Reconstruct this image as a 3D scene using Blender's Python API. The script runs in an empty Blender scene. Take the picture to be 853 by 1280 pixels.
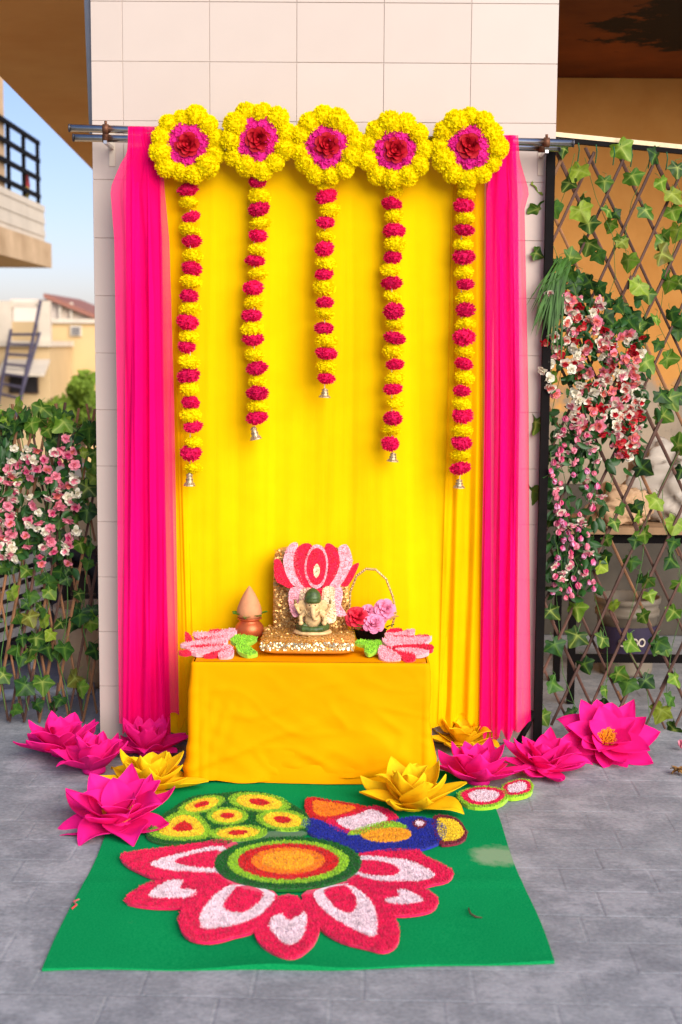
import bpy, math, random
from math import sin, cos, pi, radians, sqrt, atan2
from mathutils import Vector, Matrix, noise as mnoise
from mathutils.geometry import tessellate_polygon
random.seed(7)
S = bpy.context.scene
COL = S.collection

# ------------------------------------------------------------------ camera
F, PIT, ROLL, YAW = 1778.0, .1169, .0067, .0018
CAM = Vector((0, -6.3096, 1.7968))
def _axes():
    c, s = cos(YAW), sin(YAW); r0 = Vector((c, s, 0)); fh = Vector((-s, c, 0)); zz = Vector((0, 0, 1))
    c, s = cos(PIT), sin(PIT); fw = c*fh - s*zz; u0 = s*fh + c*zz
    c, s = cos(ROLL), sin(ROLL); return c*r0 + s*u0, c*u0 - s*r0, fw
RX, UX, WX = _axes()
cam = bpy.data.cameras.new('camera'); camo = bpy.data.objects.new('camera', cam); COL.objects.link(camo)
m = Matrix((RX, UX, -WX)).transposed().to_4x4(); m.translation = CAM; camo.matrix_world = m
cam.sensor_fit = 'VERTICAL'; cam.sensor_height = 36; cam.lens = F/1280*36
cam.clip_start = .05; cam.clip_end = 6000
cam.dof.use_dof = True; cam.dof.focus_distance = 6.0; cam.dof.aperture_fstop = 2.5
S.camera = camo
def ray(x, y): return WX + RX*((x-426.5)/F) - UX*((y-640)/F)
def at(x, y, Y): d = ray(x, y); return CAM + d*((Y-CAM.y)/d.y)       # pixel on a plane parallel to the wall
def gz(x, y, Z=0.0): d = ray(x, y); return CAM + d*((Z-CAM.z)/d.z)   # pixel on a level plane

# ------------------------------------------------------------------ world, sun, exposure
SUN_EL, SUN_AZ = radians(27), radians(34)       # azimuth: to the right of the wall's normal
W = bpy.data.worlds.new('World'); S.world = W; W.use_nodes = True
nt = W.node_tree; nt.nodes.clear()
sky = nt.nodes.new('ShaderNodeTexSky'); sky.sky_type = 'NISHITA'; sky.sun_disc = False
sky.sun_elevation = SUN_EL; sky.sun_rotation = pi - SUN_AZ
sky.air_density = 1.0; sky.dust_density = 1.0; sky.ozone_density = 5.0
bg = nt.nodes.new('ShaderNodeBackground'); bg.inputs[1].default_value = .074
wo = nt.nodes.new('ShaderNodeOutputWorld'); tint = nt.nodes.new('ShaderNodeMix'); tint.data_type = 'RGBA'; tint.blend_type = 'MULTIPLY'; tint.inputs[0].default_value = 1; tint.inputs[7].default_value = (1.10, .885, .93, 1)
nt.links.new(sky.outputs[0], tint.inputs[6]); nt.links.new(tint.outputs[2], bg.inputs[0]); nt.links.new(bg.outputs[0], wo.inputs[0])
sl = bpy.data.lights.new('sun', 'SUN'); sl.energy = 2.35; sl.angle = radians(55); sl.color = (1, .93, .83)
so = bpy.data.objects.new('sun', sl); COL.objects.link(so); so.location = (4, -8, 8)
sd = Vector((sin(SUN_AZ)*cos(SUN_EL), -cos(SUN_AZ)*cos(SUN_EL), sin(SUN_EL)))
so.rotation_euler = sd.to_track_quat('Z', 'Y').to_euler()
S.view_settings.view_transform = 'Standard'; S.view_settings.look = 'None'
S.view_settings.exposure = 1.28; S.view_settings.gamma = 1
S.render.engine = 'CYCLES'
S.cycles.transparent_max_bounces = 24; S.cycles.max_bounces = 8

# ------------------------------------------------------------------ materials
def lin(r, g, b):
    f = lambda c: (c/12.92 if c <= .04045 else ((c+.055)/1.055)**2.4)
    return tuple(f(c/255) for c in (r, g, b))
MATS = {}
class NT:
    def __init__(s, name):
        s.m = bpy.data.materials.new(name); s.m.use_nodes = True; s.t = s.m.node_tree; s.t.nodes.clear()
        s.out = s.n('OutputMaterial')
    def n(s, k, **kw):
        o = s.t.nodes.new('ShaderNode'+k)
        for a, v in kw.items():
            if a.startswith('i_'):
                o.inputs[a[2:].replace('_', ' ')].default_value = v
            else: setattr(o, a, v)
        return o
    def l(s, a, b): s.t.links.new(a, b)
    def coord(s, kind='Object'): return s.n('TexCoord').outputs[kind]
    def noise(s, scale, detail=4, rough=.55, vec=None):
        o = s.n('TexNoise'); o.inputs['Scale'].default_value = scale; o.inputs['Detail'].default_value = detail
        o.inputs['Roughness'].default_value = rough
        s.l(vec if vec else s.coord(), o.inputs['Vector']); return o.outputs['Fac']
    def ramp(s, fac, stops):
        r = s.n('ValToRGB'); e = r.color_ramp.elements
        while len(e) < len(stops): e.new(.5)
        for el, (p, c) in zip(e, stops): el.position = p; el.color = (*c, 1) if len(c) == 3 else c
        s.l(fac, r.inputs[0]); return r.outputs[0]
    def mix(s, fac, a, b, blend='MIX'):
        o = s.n('Mix'); o.data_type = 'RGBA'; o.blend_type = blend
        for v, i in ((fac, 0), (a, 6), (b, 7)):
            if hasattr(v, 'is_output'): s.l(v, o.inputs[i])
            else: o.inputs[i].default_value = v if i == 0 else (*v, 1)
        return o.outputs[2]
    def bump(s, h, strength, dist=.01):
        b = s.n('Bump'); b.inputs['Strength'].default_value = strength; b.inputs['Distance'].default_value = dist
        s.l(h, b.inputs['Height']); return b.outputs[0]
    def bsdf(s, color, rough=.6, metal=0, spec=.4, normal=None, trans=0, sheen=0):
        p = s.n('BsdfPrincipled')
        if hasattr(color, 'is_output'): s.l(color, p.inputs['Base Color'])
        else: p.inputs['Base Color'].default_value = (*color, 1)
        if hasattr(rough, 'is_output'): s.l(rough, p.inputs['Roughness'])
        else: p.inputs['Roughness'].default_value = rough
        p.inputs['Metallic'].default_value = metal; p.inputs['Specular IOR Level'].default_value = spec
        p.inputs['Sheen Weight'].default_value = sheen
        if normal: s.l(normal, p.inputs['Normal'])
        if trans:
            t = s.n('BsdfTranslucent')
            if hasattr(color, 'is_output'): s.l(color, t.inputs[0])
            else: t.inputs[0].default_value = (*color, 1)
            if normal: s.l(normal, t.inputs['Normal'])
            x = s.n('MixShader'); x.inputs[0].default_value = trans
            s.l(p.outputs[0], x.inputs[1]); s.l(t.outputs[0], x.inputs[2]); return x.outputs[0]
        return p.outputs[0]
    def done(s, sh): s.l(sh, s.out.inputs[0]); return s.m
def pm(name, rgb, rough=.6, var=.12, scale=30, bump=0, bscale=None, metal=0, spec=.4, rnd=0, trans=0, sheen=0):
    """plain procedural material: base colour with noise variation, optional per-object tone and fine relief"""
    if name in MATS: return MATS[name]
    n = NT(name); f = n.noise(scale)
    lo = tuple(c*(1-var) for c in rgb); hi = tuple(min(1, c*(1+var)) for c in rgb)
    c = n.ramp(f, [(.3, lo), (.7, hi)])
    if rnd:
        oi = n.n('ObjectInfo'); r = n.ramp(oi.outputs['Random'], [(0, (1-rnd,)*3), (1, (1, 1, 1))])
        c = n.mix(1.0, c, r, 'MULTIPLY')
    nm = n.bump(n.noise(bscale or scale*3, 3), bump, .004) if bump else None
    MATS[name] = n.done(n.bsdf(c, rough, metal, spec, nm, trans, sheen)); return MATS[name]
def sheer(name, rgb, opac, weave=900):
    if name in MATS: return MATS[name]
    n = NT(name)
    v = n.noise(9, 2); c = n.ramp(v, [(.3, tuple(x*.93 for x in rgb)), (.7, rgb)])
    mp = n.n('Mapping'); mp.inputs['Scale'].default_value = (60, 8, 1.2); n.l(n.coord(), mp.inputs[0]); fine = n.noise(1.0, 4, .6, mp.outputs[0])
    mp2 = n.n('Mapping'); mp2.inputs['Scale'].default_value = (10, 3, 4); mp2.inputs['Rotation'].default_value = (0, .6, 0); n.l(n.coord(), mp2.inputs[0]); cr_ = n.noise(1.0, 5, .7, mp2.outputs[0])
    bp_ = n.bump(n.mix(.5, fine, cr_), .35, .006)
    d = n.n('BsdfDiffuse'); n.l(c, d.inputs[0]); n.l(bp_, d.inputs['Normal']); t = n.n('BsdfTranslucent'); n.l(c, t.inputs[0])
    x = n.n('MixShader'); x.inputs[0].default_value = .15; n.l(d.outputs[0], x.inputs[1]); n.l(t.outputs[0], x.inputs[2])
    tr = n.n('BsdfTransparent'); lw = n.n('LayerWeight'); lw.inputs[0].default_value = .25
    mm = n.n('Math', operation='MULTIPLY_ADD'); n.l(lw.outputs['Facing'], mm.inputs[0]); mm.inputs[1].default_value = (1-opac)*.9; mm.inputs[2].default_value = opac
    y = n.n('MixShader'); n.l(mm.outputs[0], y.inputs[0]); n.l(tr.outputs[0], y.inputs[1]); n.l(x.outputs[0], y.inputs[2])
    MATS[name] = n.done(y.outputs[0]); return MATS[name]

# ------------------------------------------------------------------ mesh helpers
def tag(o, label=None, cat=None, group=None, kind=None):
    if label: o['label'] = label
    if cat: o['category'] = cat
    if group: o['group'] = group
    if kind: o['kind'] = kind
    return o
def empty(name, loc=(0, 0, 0), label=None, cat=None, group=None, rot=None):
    o = bpy.data.objects.new(name, None); COL.objects.link(o); o.location = loc; o.empty_display_size = .05
    if rot: o.rotation_euler = rot
    return tag(o, label, cat, group)
def inst(name, me, parent=None, mat4=None):
    o = bpy.data.objects.new(name, me); COL.objects.link(o)
    if parent: o.parent = parent
    if mat4 is not None: o.matrix_local = mat4
    return o
class MB:
    def __init__(s): s.v = []; s.f = []; s.mi = []; s.k = 0
    def add(s, vs, fs):
        b = len(s.v); s.v += [tuple(v) for v in vs]
        for f in fs: s.f.append(tuple(b+i for i in f)); s.mi.append(s.k)
        return s
    def box(s, x0, x1, y0, y1, z0, z1, M=None, bev=0):
        P = [Vector((x, y, z)) for x in (x0, x1) for y in (y0, y1) for z in (z0, z1)]
        if M: P = [M @ p for p in P]
        return s.add(P, [(0, 1, 3, 2), (4, 6, 7, 5), (0, 4, 5, 1), (2, 3, 7, 6), (0, 2, 6, 4), (1, 5, 7, 3)])
    def bbox(s, x0, x1, y0, y1, z0, z1, b=.003):
        """box with bevelled edges (front/-y and top edges softened)"""
        vs = []; 
        for (i, y) in ((b, y0), (0, y0+b), (0, y1)):
            vs += [(x0+i, y, z0+i), (x1-i, y, z0+i), (x1-i, y, z1-i), (x0+i, y, z1-i)]
        fs = [(0, 1, 2, 3), (11, 10, 9, 8)]
        for r in (0, 4):
            for k in range(4): fs.append((r+k, r+4+k, r+4+(k+1) % 4, r+(k+1) % 4))
        return s.add(vs, fs)
    def tube(s, pts, rad, n=6, caps=True):
        pts = [Vector(p) for p in pts]; N = len(pts)
        if not hasattr(rad, '__len__'): rad = [rad]*N
        vs = []; fs = []; ref = None
        for i, p in enumerate(pts):
            t = (pts[min(i+1, N-1)] - pts[max(i-1, 0)]).normalized()
            if ref is None: ref = Vector((0, 0, 1)) if abs(t.z) < .9 else Vector((1, 0, 0))
            a = t.cross(ref).normalized(); b = t.cross(a).normalized(); ref = -b if False else a.cross(t)
            for k in range(n): w = 2*pi*k/n; vs.append(p + (a*cos(w)+b*sin(w))*rad[i])
        for i in range(N-1):
            for k in range(n): fs.append((i*n+k, i*n+(k+1) % n, (i+1)*n+(k+1) % n, (i+1)*n+k))
        if caps: fs.append(tuple(range(n-1, -1, -1))); fs.append(tuple((N-1)*n+k for k in range(n)))
        return s.add(vs, fs)
    def lathe(s, prof, n=24, c=(0, 0, 0), sx=1, sy=1):
        vs = []; fs = []
        for r, z in prof:
            for k in range(n): w = 2*pi*k/n; vs.append((c[0]+r*cos(w)*sx, c[1]+r*sin(w)*sy, c[2]+z))
        for i in range(len(prof)-1):
            for k in range(n): fs.append((i*n+k, i*n+(k+1) % n, (i+1)*n+(k+1) % n, (i+1)*n+k))
        fs.append(tuple(range(n-1, -1, -1))); L = (len(prof)-1)*n; fs.append(tuple(L+k for k in range(n)))
        return s.add(vs, fs)
    def ell(s, c, r, n=12, m=8, M=None):
        vs = []; fs = []
        for i in range(m+1):
            th = pi*i/m
            for k in range(n):
                w = 2*pi*k/n; p = Vector((r[0]*sin(th)*cos(w), r[1]*sin(th)*sin(w), -r[2]*cos(th)))
                if M: p = M @ p
                vs.append(Vector(c)+p)
        for i in range(m):
            for k in range(n): fs.append((i*n+k, i*n+(k+1) % n, (i+1)*n+(k+1) % n, (i+1)*n+k))
        return s.add(vs, fs)
    def grid(s, nu, nv, fn):
        vs = [fn(i/nu, j/nv) for j in range(nv+1) for i in range(nu+1)]
        fs = [(j*(nu+1)+i, j*(nu+1)+i+1, (j+1)*(nu+1)+i+1, (j+1)*(nu+1)+i) for j in range(nv) for i in range(nu)]
        return s.add(vs, fs)
    def mesh(s, name, mat, smooth=False):
        me = bpy.data.meshes.new(name); me.from_pydata(s.v, [], s.f)
        for mm in (mat if isinstance(mat, (list, tuple)) else [mat]): me.materials.append(mm)
        if isinstance(mat, (list, tuple)): me.polygons.foreach_set('material_index', s.mi)
        if smooth: me.polygons.foreach_set('use_smooth', [True]*len(me.polygons))
        me.update(); return me
    def build(s, name, mat, parent=None, smooth=False):
        """link as one mesh; origin at the thing's base"""
        o = bpy.data.objects.new(name, None)
        if parent is None:
            xs, ys, zs = zip(*s.v); c = Vector(((min(xs)+max(xs))/2, (min(ys)+max(ys))/2, min(zs)))
        else:
            bpy.context.view_layer.update() if False else None
            c = None
        bpy.data.objects.remove(o)
        if parent is None:
            s.v = [tuple(Vector(v)-c) for v in s.v]
            o = inst(name, s.mesh(name, mat, smooth)); o.location = c
        else:
            inv = wmat(parent).inverted(); s.v = [tuple(inv @ Vector(v)) for v in s.v]
            o = inst(name, s.mesh(name, mat, smooth), parent)
        return o
def wmat(o):
    M = o.matrix_basis.copy(); p = o.parent
    while p: M = p.matrix_basis @ M; p = p.parent
    return M
def bevel(o, w=.003, seg=2):
    b = o.modifiers.new('bevel', 'BEVEL'); b.width = w; b.segments = seg; b.limit_method = 'ANGLE'; return o
def struct(mb, name, mat): return tag(mb.build(name, mat), kind='structure')
def smoothpoly(P, it=2):
    """closed Catmull-Rom through the points"""
    n = len(P); out = []
    for i in range(n):
        a, b, c, d = P[i-1], P[i], P[(i+1) % n], P[(i+2) % n]
        for k in range(it):
            t = k/it
            out.append(tuple(.5*((2*b[j]) + (c[j]-a[j])*t + (2*a[j]-5*b[j]+4*c[j]-d[j])*t*t + (3*b[j]-a[j]-3*c[j]+d[j])*t**3) for j in (0, 1)))
    return out
def inside(p, poly):
    x, y = p; r = False; j = len(poly)-1
    for i in range(len(poly)):
        xi, yi = poly[i]; xj, yj = poly[j]
        if (yi > y) != (yj > y) and x < (xj-xi)*(y-yi)/(yj-yi)+xi: r = not r
        j = i
    return r

# ------------------------------------------------------------------ the setting
def floor_mat():
    n = NT('worn_cement_floor'); co = n.n('NewGeometry').outputs['Position']
    a = n.noise(.9, 5, .6, co); b = n.noise(7, 6, .6, co); c = n.noise(60, 3, .6, co)
    base = n.ramp(a, [(.3, lin(112, 117, 122)), (.7, lin(140, 144, 147))])
    base = n.mix(.35, base, n.ramp(b, [(.35, lin(98, 103, 109)), (.65, lin(158, 161, 162))]))
    oi = n.n('ObjectInfo'); base = n.mix(.75, base, n.ramp(oi.outputs['Random'], [(0, (.93, .93, .94)), (.5, (.96, .96, .96)), (1, (1.0, .99, .98))]), 'MULTIPLY')
    sc = n.ramp(n.noise(3.5, 7, .75, co), [(.50, (0,)*3), (.60, (.35,)*3), (.66, (0,)*3)]); base = n.mix(sc, base, lin(176, 176, 180))
    base = n.mix(.12, base, n.ramp(c, [(.3, (.1, .1, .1)), (.7, (.9, .9, .9))]))
    dark = n.ramp(n.noise(2.3, 5, .7, co), [(.52, (1, 1, 1)), (.72, (.72, .72, .74))]); base = n.mix(.8, base, dark, 'MULTIPLY')
    return n.done(n.bsdf(base, .75, 0, .3, n.bump(n.mix(.5, b, c), .25, .006)))
def stain_plaster(name, c0, c1, stain=None, scale=1.2):
    n = NT(name); co = n.coord('Object')
    base = n.ramp(n.noise(scale, 6, .62, co), [(.3, c0), (.7, c1)])
    if stain:
        mp = n.n('VectorMath', operation='DISTANCE'); n.l(co, mp.inputs[0]); mp.inputs[1].default_value = stain[0]
        ns = n.n('Math', operation='MULTIPLY_ADD'); n.l(n.noise(5, 6, .7, co), ns.inputs[0]); ns.inputs[1].default_value = -stain[1]*2.2; n.l(mp.outputs['Value'], ns.inputs[2])
        k = n.ramp(ns.outputs[0], [(0, (1, 1, 1)), (.12, (0, 0, 0))]); base = n.mix(k, base, stain[2])
    return n.done(n.bsdf(base, .85, 0, .2, n.bump(n.noise(25, 5, .6, co), .2, .006)))
M_floor = floor_mat()
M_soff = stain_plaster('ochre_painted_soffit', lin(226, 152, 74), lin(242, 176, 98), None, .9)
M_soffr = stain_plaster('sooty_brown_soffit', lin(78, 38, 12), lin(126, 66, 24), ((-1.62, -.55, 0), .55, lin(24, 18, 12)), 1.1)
M_back = stain_plaster('ochre_plaster', lin(182, 124, 58), lin(216, 164, 92), None, .8)
M_grey = stain_plaster('grey_cement_plaster', lin(128, 116, 98), lin(166, 150, 126), None, 2)
M_beige = stain_plaster('beige_plaster', lin(186, 156, 116), lin(210, 184, 146), None, .5)
M_white = pm('white_wash', lin(204, 192, 172), .8, .08, 3, .1)
M_cream = pm('cream_wall_paint', lin(202, 172, 122), .8, .07, 1.0, .1)
M_black = pm('black_metal', lin(12, 8, 8), .7, .3, 20, .1, spec=.1)
M_dark = pm('dark_glass', lin(46, 44, 46), .2, .2, 3)

g = struct(MB().box(-2500, 2500, -1500, 4500, -7.4, -7.0), 'ground', pm('dusty_ground', lin(150, 140, 118), .95, .15, .05))
fl = MB().box(-6, 7, -12, 2.6, -.3, -.0014); FLO = struct(fl, 'terrace_floor', M_floor)
rp_ = random.Random(3); PW, PD = .31, .205; rest = MB()
pav = []
for _k in range(6):
    jx = lambda: rp_.uniform(.0005, .0022)
    a_, b_, c_, d_ = jx(), jx(), jx(), jx(); hw, hd = PW/2, PD/2; t_ = .006
    top = [(-hw+a_+t_, -hd+c_+t_, 0), (hw-b_-t_, -hd+c_+t_+.003, 0), (hw-b_-t_, hd-d_-t_, 0), (-hw+a_+t_, hd-d_-t_-.003, 0)]
    bot = [(-hw+a_, -hd+c_, -.0013), (hw-b_, -hd+c_, -.0013), (hw-b_, hd-d_, -.0013), (-hw+a_, hd-d_, -.0013)]
    pav.append(MB().add(top+bot, [(0, 1, 2, 3)]+[(4+q, 4+(q+1) % 4, (q+1) % 4, q) for q in range(4)]))
pme = [p_.mesh('paver', M_floor) for p_ in pav]
Mi = wmat(FLO).inverted(); Rf = Matrix.Rotation(radians(-1.5), 4, 'Z')
for jy in range(-52, 12):
    for ix in range(-20, 24):
        P_ = Rf @ Vector(((ix+.5*(jy % 2)+.13*sin(jy*2.3))*PW, jy*PD, 0)); 
        if not (-5.7 < P_.x < 6.7 and -11.6 < P_.y < 2.3): continue
        k_ = rp_.randrange(6); MM = Matrix.Translation(P_+Vector((0, 0, rp_.uniform(-.0011, .0002)))) @ Rf @ Matrix.Rotation(rp_.uniform(-.008, .008), 4, 'Z')
        if -1.75 < P_.x < 1.75 and -2.95 < P_.y < .25: inst('paver', pme[k_], FLO, Mi @ MM)
        else: rest.add([MM @ Vector(v) for v in pav[k_].v], pav[k_].f)
tag(rest.build('pavers', M_floor, FLO), kind='stuff')
# terrace carries on a storey (solid building under it)
wb = MB().box(-5.95, 6.95, -11.9, 2.55, -7.0, -.303); o = wb.build('building_block', M_beige); tag(o, 'beige masonry block carrying the paved terrace', 'building')

# roof slab over the passage and side room
SZ = 3.4
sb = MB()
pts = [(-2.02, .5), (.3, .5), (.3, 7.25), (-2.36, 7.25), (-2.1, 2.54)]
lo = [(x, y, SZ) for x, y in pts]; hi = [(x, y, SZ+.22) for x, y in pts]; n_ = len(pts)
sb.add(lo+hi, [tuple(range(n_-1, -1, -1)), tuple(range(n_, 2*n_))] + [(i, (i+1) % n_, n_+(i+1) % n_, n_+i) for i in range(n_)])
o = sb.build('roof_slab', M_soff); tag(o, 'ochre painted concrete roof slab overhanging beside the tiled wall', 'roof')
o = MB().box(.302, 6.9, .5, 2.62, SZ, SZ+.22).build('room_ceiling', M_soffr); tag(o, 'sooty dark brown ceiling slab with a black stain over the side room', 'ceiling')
# rear wall of the side room
rw = empty('rear_wall', (3.5, 2.5, 0), 'ochre rear wall of the side room behind the large trellis', 'wall')
def peel_mat():
    n = NT('peeling_ochre_plaster'); co = n.n('NewGeometry').outputs['Position']
    paint = n.ramp(n.noise(.8, 6, .62, co), [(.3, lin(182, 124, 58)), (.7, lin(216, 164, 92))])
    cem = n.ramp(n.noise(2, 6, .6, co), [(.3, lin(120, 110, 94)), (.7, lin(170, 154, 132))])
    cem = n.mix(n.ramp(n.noise(9, 5, .7, co), [(.58, (0,)*3), (.68, (.7,)*3)]), cem, lin(84, 78, 70))
    sp = n.n('SeparateXYZ'); n.l(co, sp.inputs[0])
    a = n.n('Math', operation='MULTIPLY_ADD'); n.l(n.noise(1.6, 7, .7, co), a.inputs[0]); a.inputs[1].default_value = 1.3; n.l(sp.outputs['Z'], a.inputs[2])
    b = n.n('Math', operation='SUBTRACT'); n.l(a.outputs[0], b.inputs[0]); b.inputs[1].default_value = 2.15
    c = n.mix(n.ramp(b.outputs[0], [(0, (0,)*3), (.12, (1,)*3)]), cem, paint)
    return n.done(n.bsdf(c, .85, 0, .15, n.bump(n.noise(25, 5, .6, co), .25, .006)))
MB().box(.7, 6.9, 2.47, 2.6, .952, SZ-.003).build('plaster_panel', peel_mat(), rw)
MB().box(.7, 6.9, 2.46, 2.6, .003, .95).build('cement_dado', stain_plaster('shaded_cement', lin(56, 52, 46), lin(88, 82, 72), None, 2), rw)  # cement colour darkened to paint in the shade beneath the stand
o = MB().box(.5, .69, .47, 2.6, .003, SZ-.003).build('side_wall', M_back); tag(o, 'plain ochre wall running back behind the tiled pillar', 'wall')

# tiled pillar
XL, XR = -1.1007, .9055
pw = empty('tiled_pillar', ((XL+XR)/2, .2, 0), 'wide pillar faced with glossy pale pink tiles behind the curtains', 'pillar')
MB().box(XL+.004, XR-.004, .0035, .46, .002, 3.9).build('core', pm('grout', (.50, .42, .36), .9, .1, 40), pw)
def tile_mat():
    n = NT('pale_pink_tile'); co = n.coord('Object'); oi = n.n('ObjectInfo')
    c = n.ramp(n.noise(1.5, 4, .5, co), [(.3, (.48, .405, .345)), (.7, (.53, .45, .385))])
    c = n.mix(1, c, n.ramp(oi.outputs['Random'], [(0, (.965, .96, .955)), (1, (1, 1, 1))]), 'MULTIPLY')
    return n.done(n.bsdf(c, .38, 0, .45, n.bump(n.noise(4, 3, .5, co), .06, .01)))
M_tile = tile_mat()
X0 = -.9657; g_ = .0011; TW, TH = .375, .25
t_full = MB().bbox(g_, TW-g_, 0, .0033, g_, TH-g_, .0012).mesh('tile', M_tile)
t_part = MB().bbox(XL-X0, -g_, 0, .0033, g_, TH-g_, .0012).mesh('tile_cut', M_tile)
for j in range(15):
    for i in range(-1, 5):
        dx = random.uniform(-.0006, .0006)
        inst('tile', t_part if i < 0 else t_full, pw, wmat(pw).inverted() @ Matrix.Translation((X0+max(i, 0)*TW, dx, j*TH+.004)) if i >= 0 else wmat(pw).inverted() @ Matrix.Translation((X0, dx, j*TH+.004)))
# grey drain pipe at the pillar's hidden edge
mb = MB().tube([at(116.5, 168, .30), at(110, 0, .30), at(109, -25, .30)], .017, 10)
o = mb.build('drain_pipe', pm('grey_plastic', lin(150, 155, 162), .5, .08, 20), None, True); tag(o, 'thin grey drain pipe running up behind the edge of the tiled pillar', 'pipe')

# parapet at the back of the terrace
pp = empty('parapet', (-2.6, 2.45, 0), 'beige parapet wall with ledge closing the terrace behind the small trellis', 'wall')
MB().box(-5.9, .48, 2.4, 2.55, .002, .98).build('wall', M_beige, pp)
MB().box(-5.9, .48, 2.36, 2.58, .983, 1.05).build('coping', M_white, pp)

# ------------------------------------------------------------------ buildings beyond
def fbox(parent, name, x0, y0, x1, y1, Y, dep, mat):
    """block whose front face fills the pixel rectangle at distance Y and that is dep metres deep"""
    a = at(x0, y1, Y); b = at(x1, y0, Y)
    return MB().box(a.x, b.x, Y, Y+dep, a.z, b.z).build(name, mat, parent)
Yb = 26
B = empty('beige_house', (at(90, 500, Yb).x, Yb, -7), 'cream flat-roofed house with a small square vent', 'house')
a = at(62, 404, Yb); b = at(128, 404, Yb)
MB().box(a.x, b.x+9.2, Yb, Yb+5, -7, a.z).build('wall', M_cream, B)
MB().box(a.x-.06, b.x+9.3, Yb-.08, Yb+5.1, a.z+.004, a.z+.1).build('coping', M_white, B)
v = fbox(B, 'vent_window', 88, 407, 102, 420, Yb-.06, .055, M_white)
for k in range(4): fbox(v, 'louvre', 90, 409+k*2.6, 100, 410.6+k*2.6, Yb-.09, .028, pm('grey_louvre', lin(120, 118, 120), .6))
Yc = 23.5
B2 = empty('white_house', (at(25, 500, Yc).x, Yc, -7), 'whitewashed house with roof terrace, dark window and steel ladder', 'house')
xr = at(62, 430, Yc).x; xl = at(-90, 430, Yc).x
zt = at(30, 432, Yc).z; z2 = at(30, 376, Yc).z
MB().box(xl, xr, Yc, Yc+2.4, -7, zt-.02).build('wall', pm('ivory_wash', lin(196, 170, 126), .85, .08, .8, .1), B2)
MB().box(xl, xr+.06, Yc-.12, Yc+2.4, zt-.016, zt+.1).build('roof_ledge', M_white, B2)
for (p0, p1) in ((-60, 14), (48, 62)): fbox(B2, 'parapet_panel', p0, 376, p1, 431.5, Yc+.02, .2, M_white)
fbox(B2, 'parapet_panel', 14.2, 402, 47.8, 431.5, Yc+.06, .2, pm('ivory_wash', (1, 1, 1)))
fbox(B2, 'top_rail', 14.2, 378, 47.8, 384, Yc+.06, .2, M_white)
w_ = fbox(B2, 'window', 12, 464, 48, 492, Yc-.05, .045, pm('window_frame_brown', lin(88, 66, 50), .6))
for p0, p1 in ((13.5, 29), (31, 46.5)): fbox(w_, 'pane', p0, 466, p1, 490.5, Yc-.07, .018, M_dark)
mb = MB(); a = at(30, 456, Yc); b = at(62, 462, Yc)
mb.add([(a.x-.4, Yc-.02, a.z+.12), (b.x+.02, Yc-.02, a.z+.12), (b.x+.05, Yc-.75, a.z-.16), (a.x-.4, Yc-.75, a.z-.16), (a.x-.4, Yc-.02, a.z+.06), (b.x+.02, Yc-.02, a.z+.06), (b.x+.05, Yc-.75, a.z-.22), (a.x-.4, Yc-.75, a.z-.22)],
       [(0, 1, 2, 3), (7, 6, 5, 4), (3, 2, 6, 7), (1, 5, 6, 2), (0, 3, 7, 4), (0, 4, 5, 1)]); mb.build('awning', M_white, B2)
# ladder
Lm = pm('ladder_steel', lin(74, 68, 82), .5, .2, 10)
LD = empty('steel_ladder', gz(15, 500, -7) if False else Vector((at(15, 500, Yc-.9).x, Yc-.9, -7)), 'dark steel ladder stair leaning on the whitewashed house', 'ladder')
for top, bot in (((14, 412), (0, 492)), ((50, 416), (24, 502)), ((51, 376), (38, 440))):
    p, q = at(*top, Yc-.25), at(*bot, Yc-1.1); MB().tube([q+(q-p)*1.2, p], .035, 5).build('rail', Lm, LD)
for k in range(7):
    t = k/6; p = at(14+(0-14)*t, 418+74*t, Yc-.25-.85*t); q = at(50-26*t, 418+80*t, Yc-.25-.85*t)
    MB().tube([p, q], .03, 5).build('rung', Lm, LD)
# pitched roof house behind
Yd = 32
B3 = empty('shed_roof_house', (at(85, 400, Yd).x, Yd, -7), 'pale house with brown edged sloping roof behind the cream house', 'house')
a0 = at(60, 374, Yd); a1 = at(112, 396, Yd)
mb = MB().add([(a0.x-1, Yd, -7), (a1.x, Yd, -7), (a1.x, Yd, a1.z), (a0.x, Yd, a0.z), (a0.x-1, Yd, a0.z), (a0.x-1, Yd+5, -7), (a1.x, Yd+5, -7), (a1.x, Yd+5, a1.z), (a0.x, Yd+5, a0.z), (a0.x-1, Yd+5, a0.z)],
     [(0, 1, 2, 3, 4), (9, 8, 7, 6, 5), (1, 6, 7, 2), (0, 4, 9, 5)]); mb.build('wall', pm('pale_wall', lin(224, 208, 190), .85, .08, 1), B3)
mb = MB().add([a0+Vector((-.05, -.3, .03)), a1+Vector((.25, -.3, -.08)), a1+Vector((.25, 5, -.08)), a0+Vector((-.05, 5, .03)), a0+Vector((-.05, -.3, .15)), a1+Vector((.25, -.3, .04)), a1+Vector((.25, 5, .04)), a0+Vector((-.05, 5, .15))],
     [(3, 2, 1, 0), (4, 5, 6, 7), (0, 1, 5, 4), (1, 2, 6, 5), (2, 3, 7, 6), (3, 0, 4, 7)]); mb.build('roof', pm('brown_roof_edge', lin(150, 100, 84), .8), B3)
for p in (74, 88): fbox(B3, 'post', p, 378, p+2.4, 410, Yd-.2, .15, M_white)
Ye = 60
T = at(115, 386, Ye); mb = MB().box(T.x-.22, T.x+.22, Ye, Ye+.4, -7, T.z); 
o = mb.build('far_tower', pm('hazy_concrete', lin(190, 200, 208), .9)); tag(o, 'slim pale concrete water column far behind the houses', 'tower')
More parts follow.
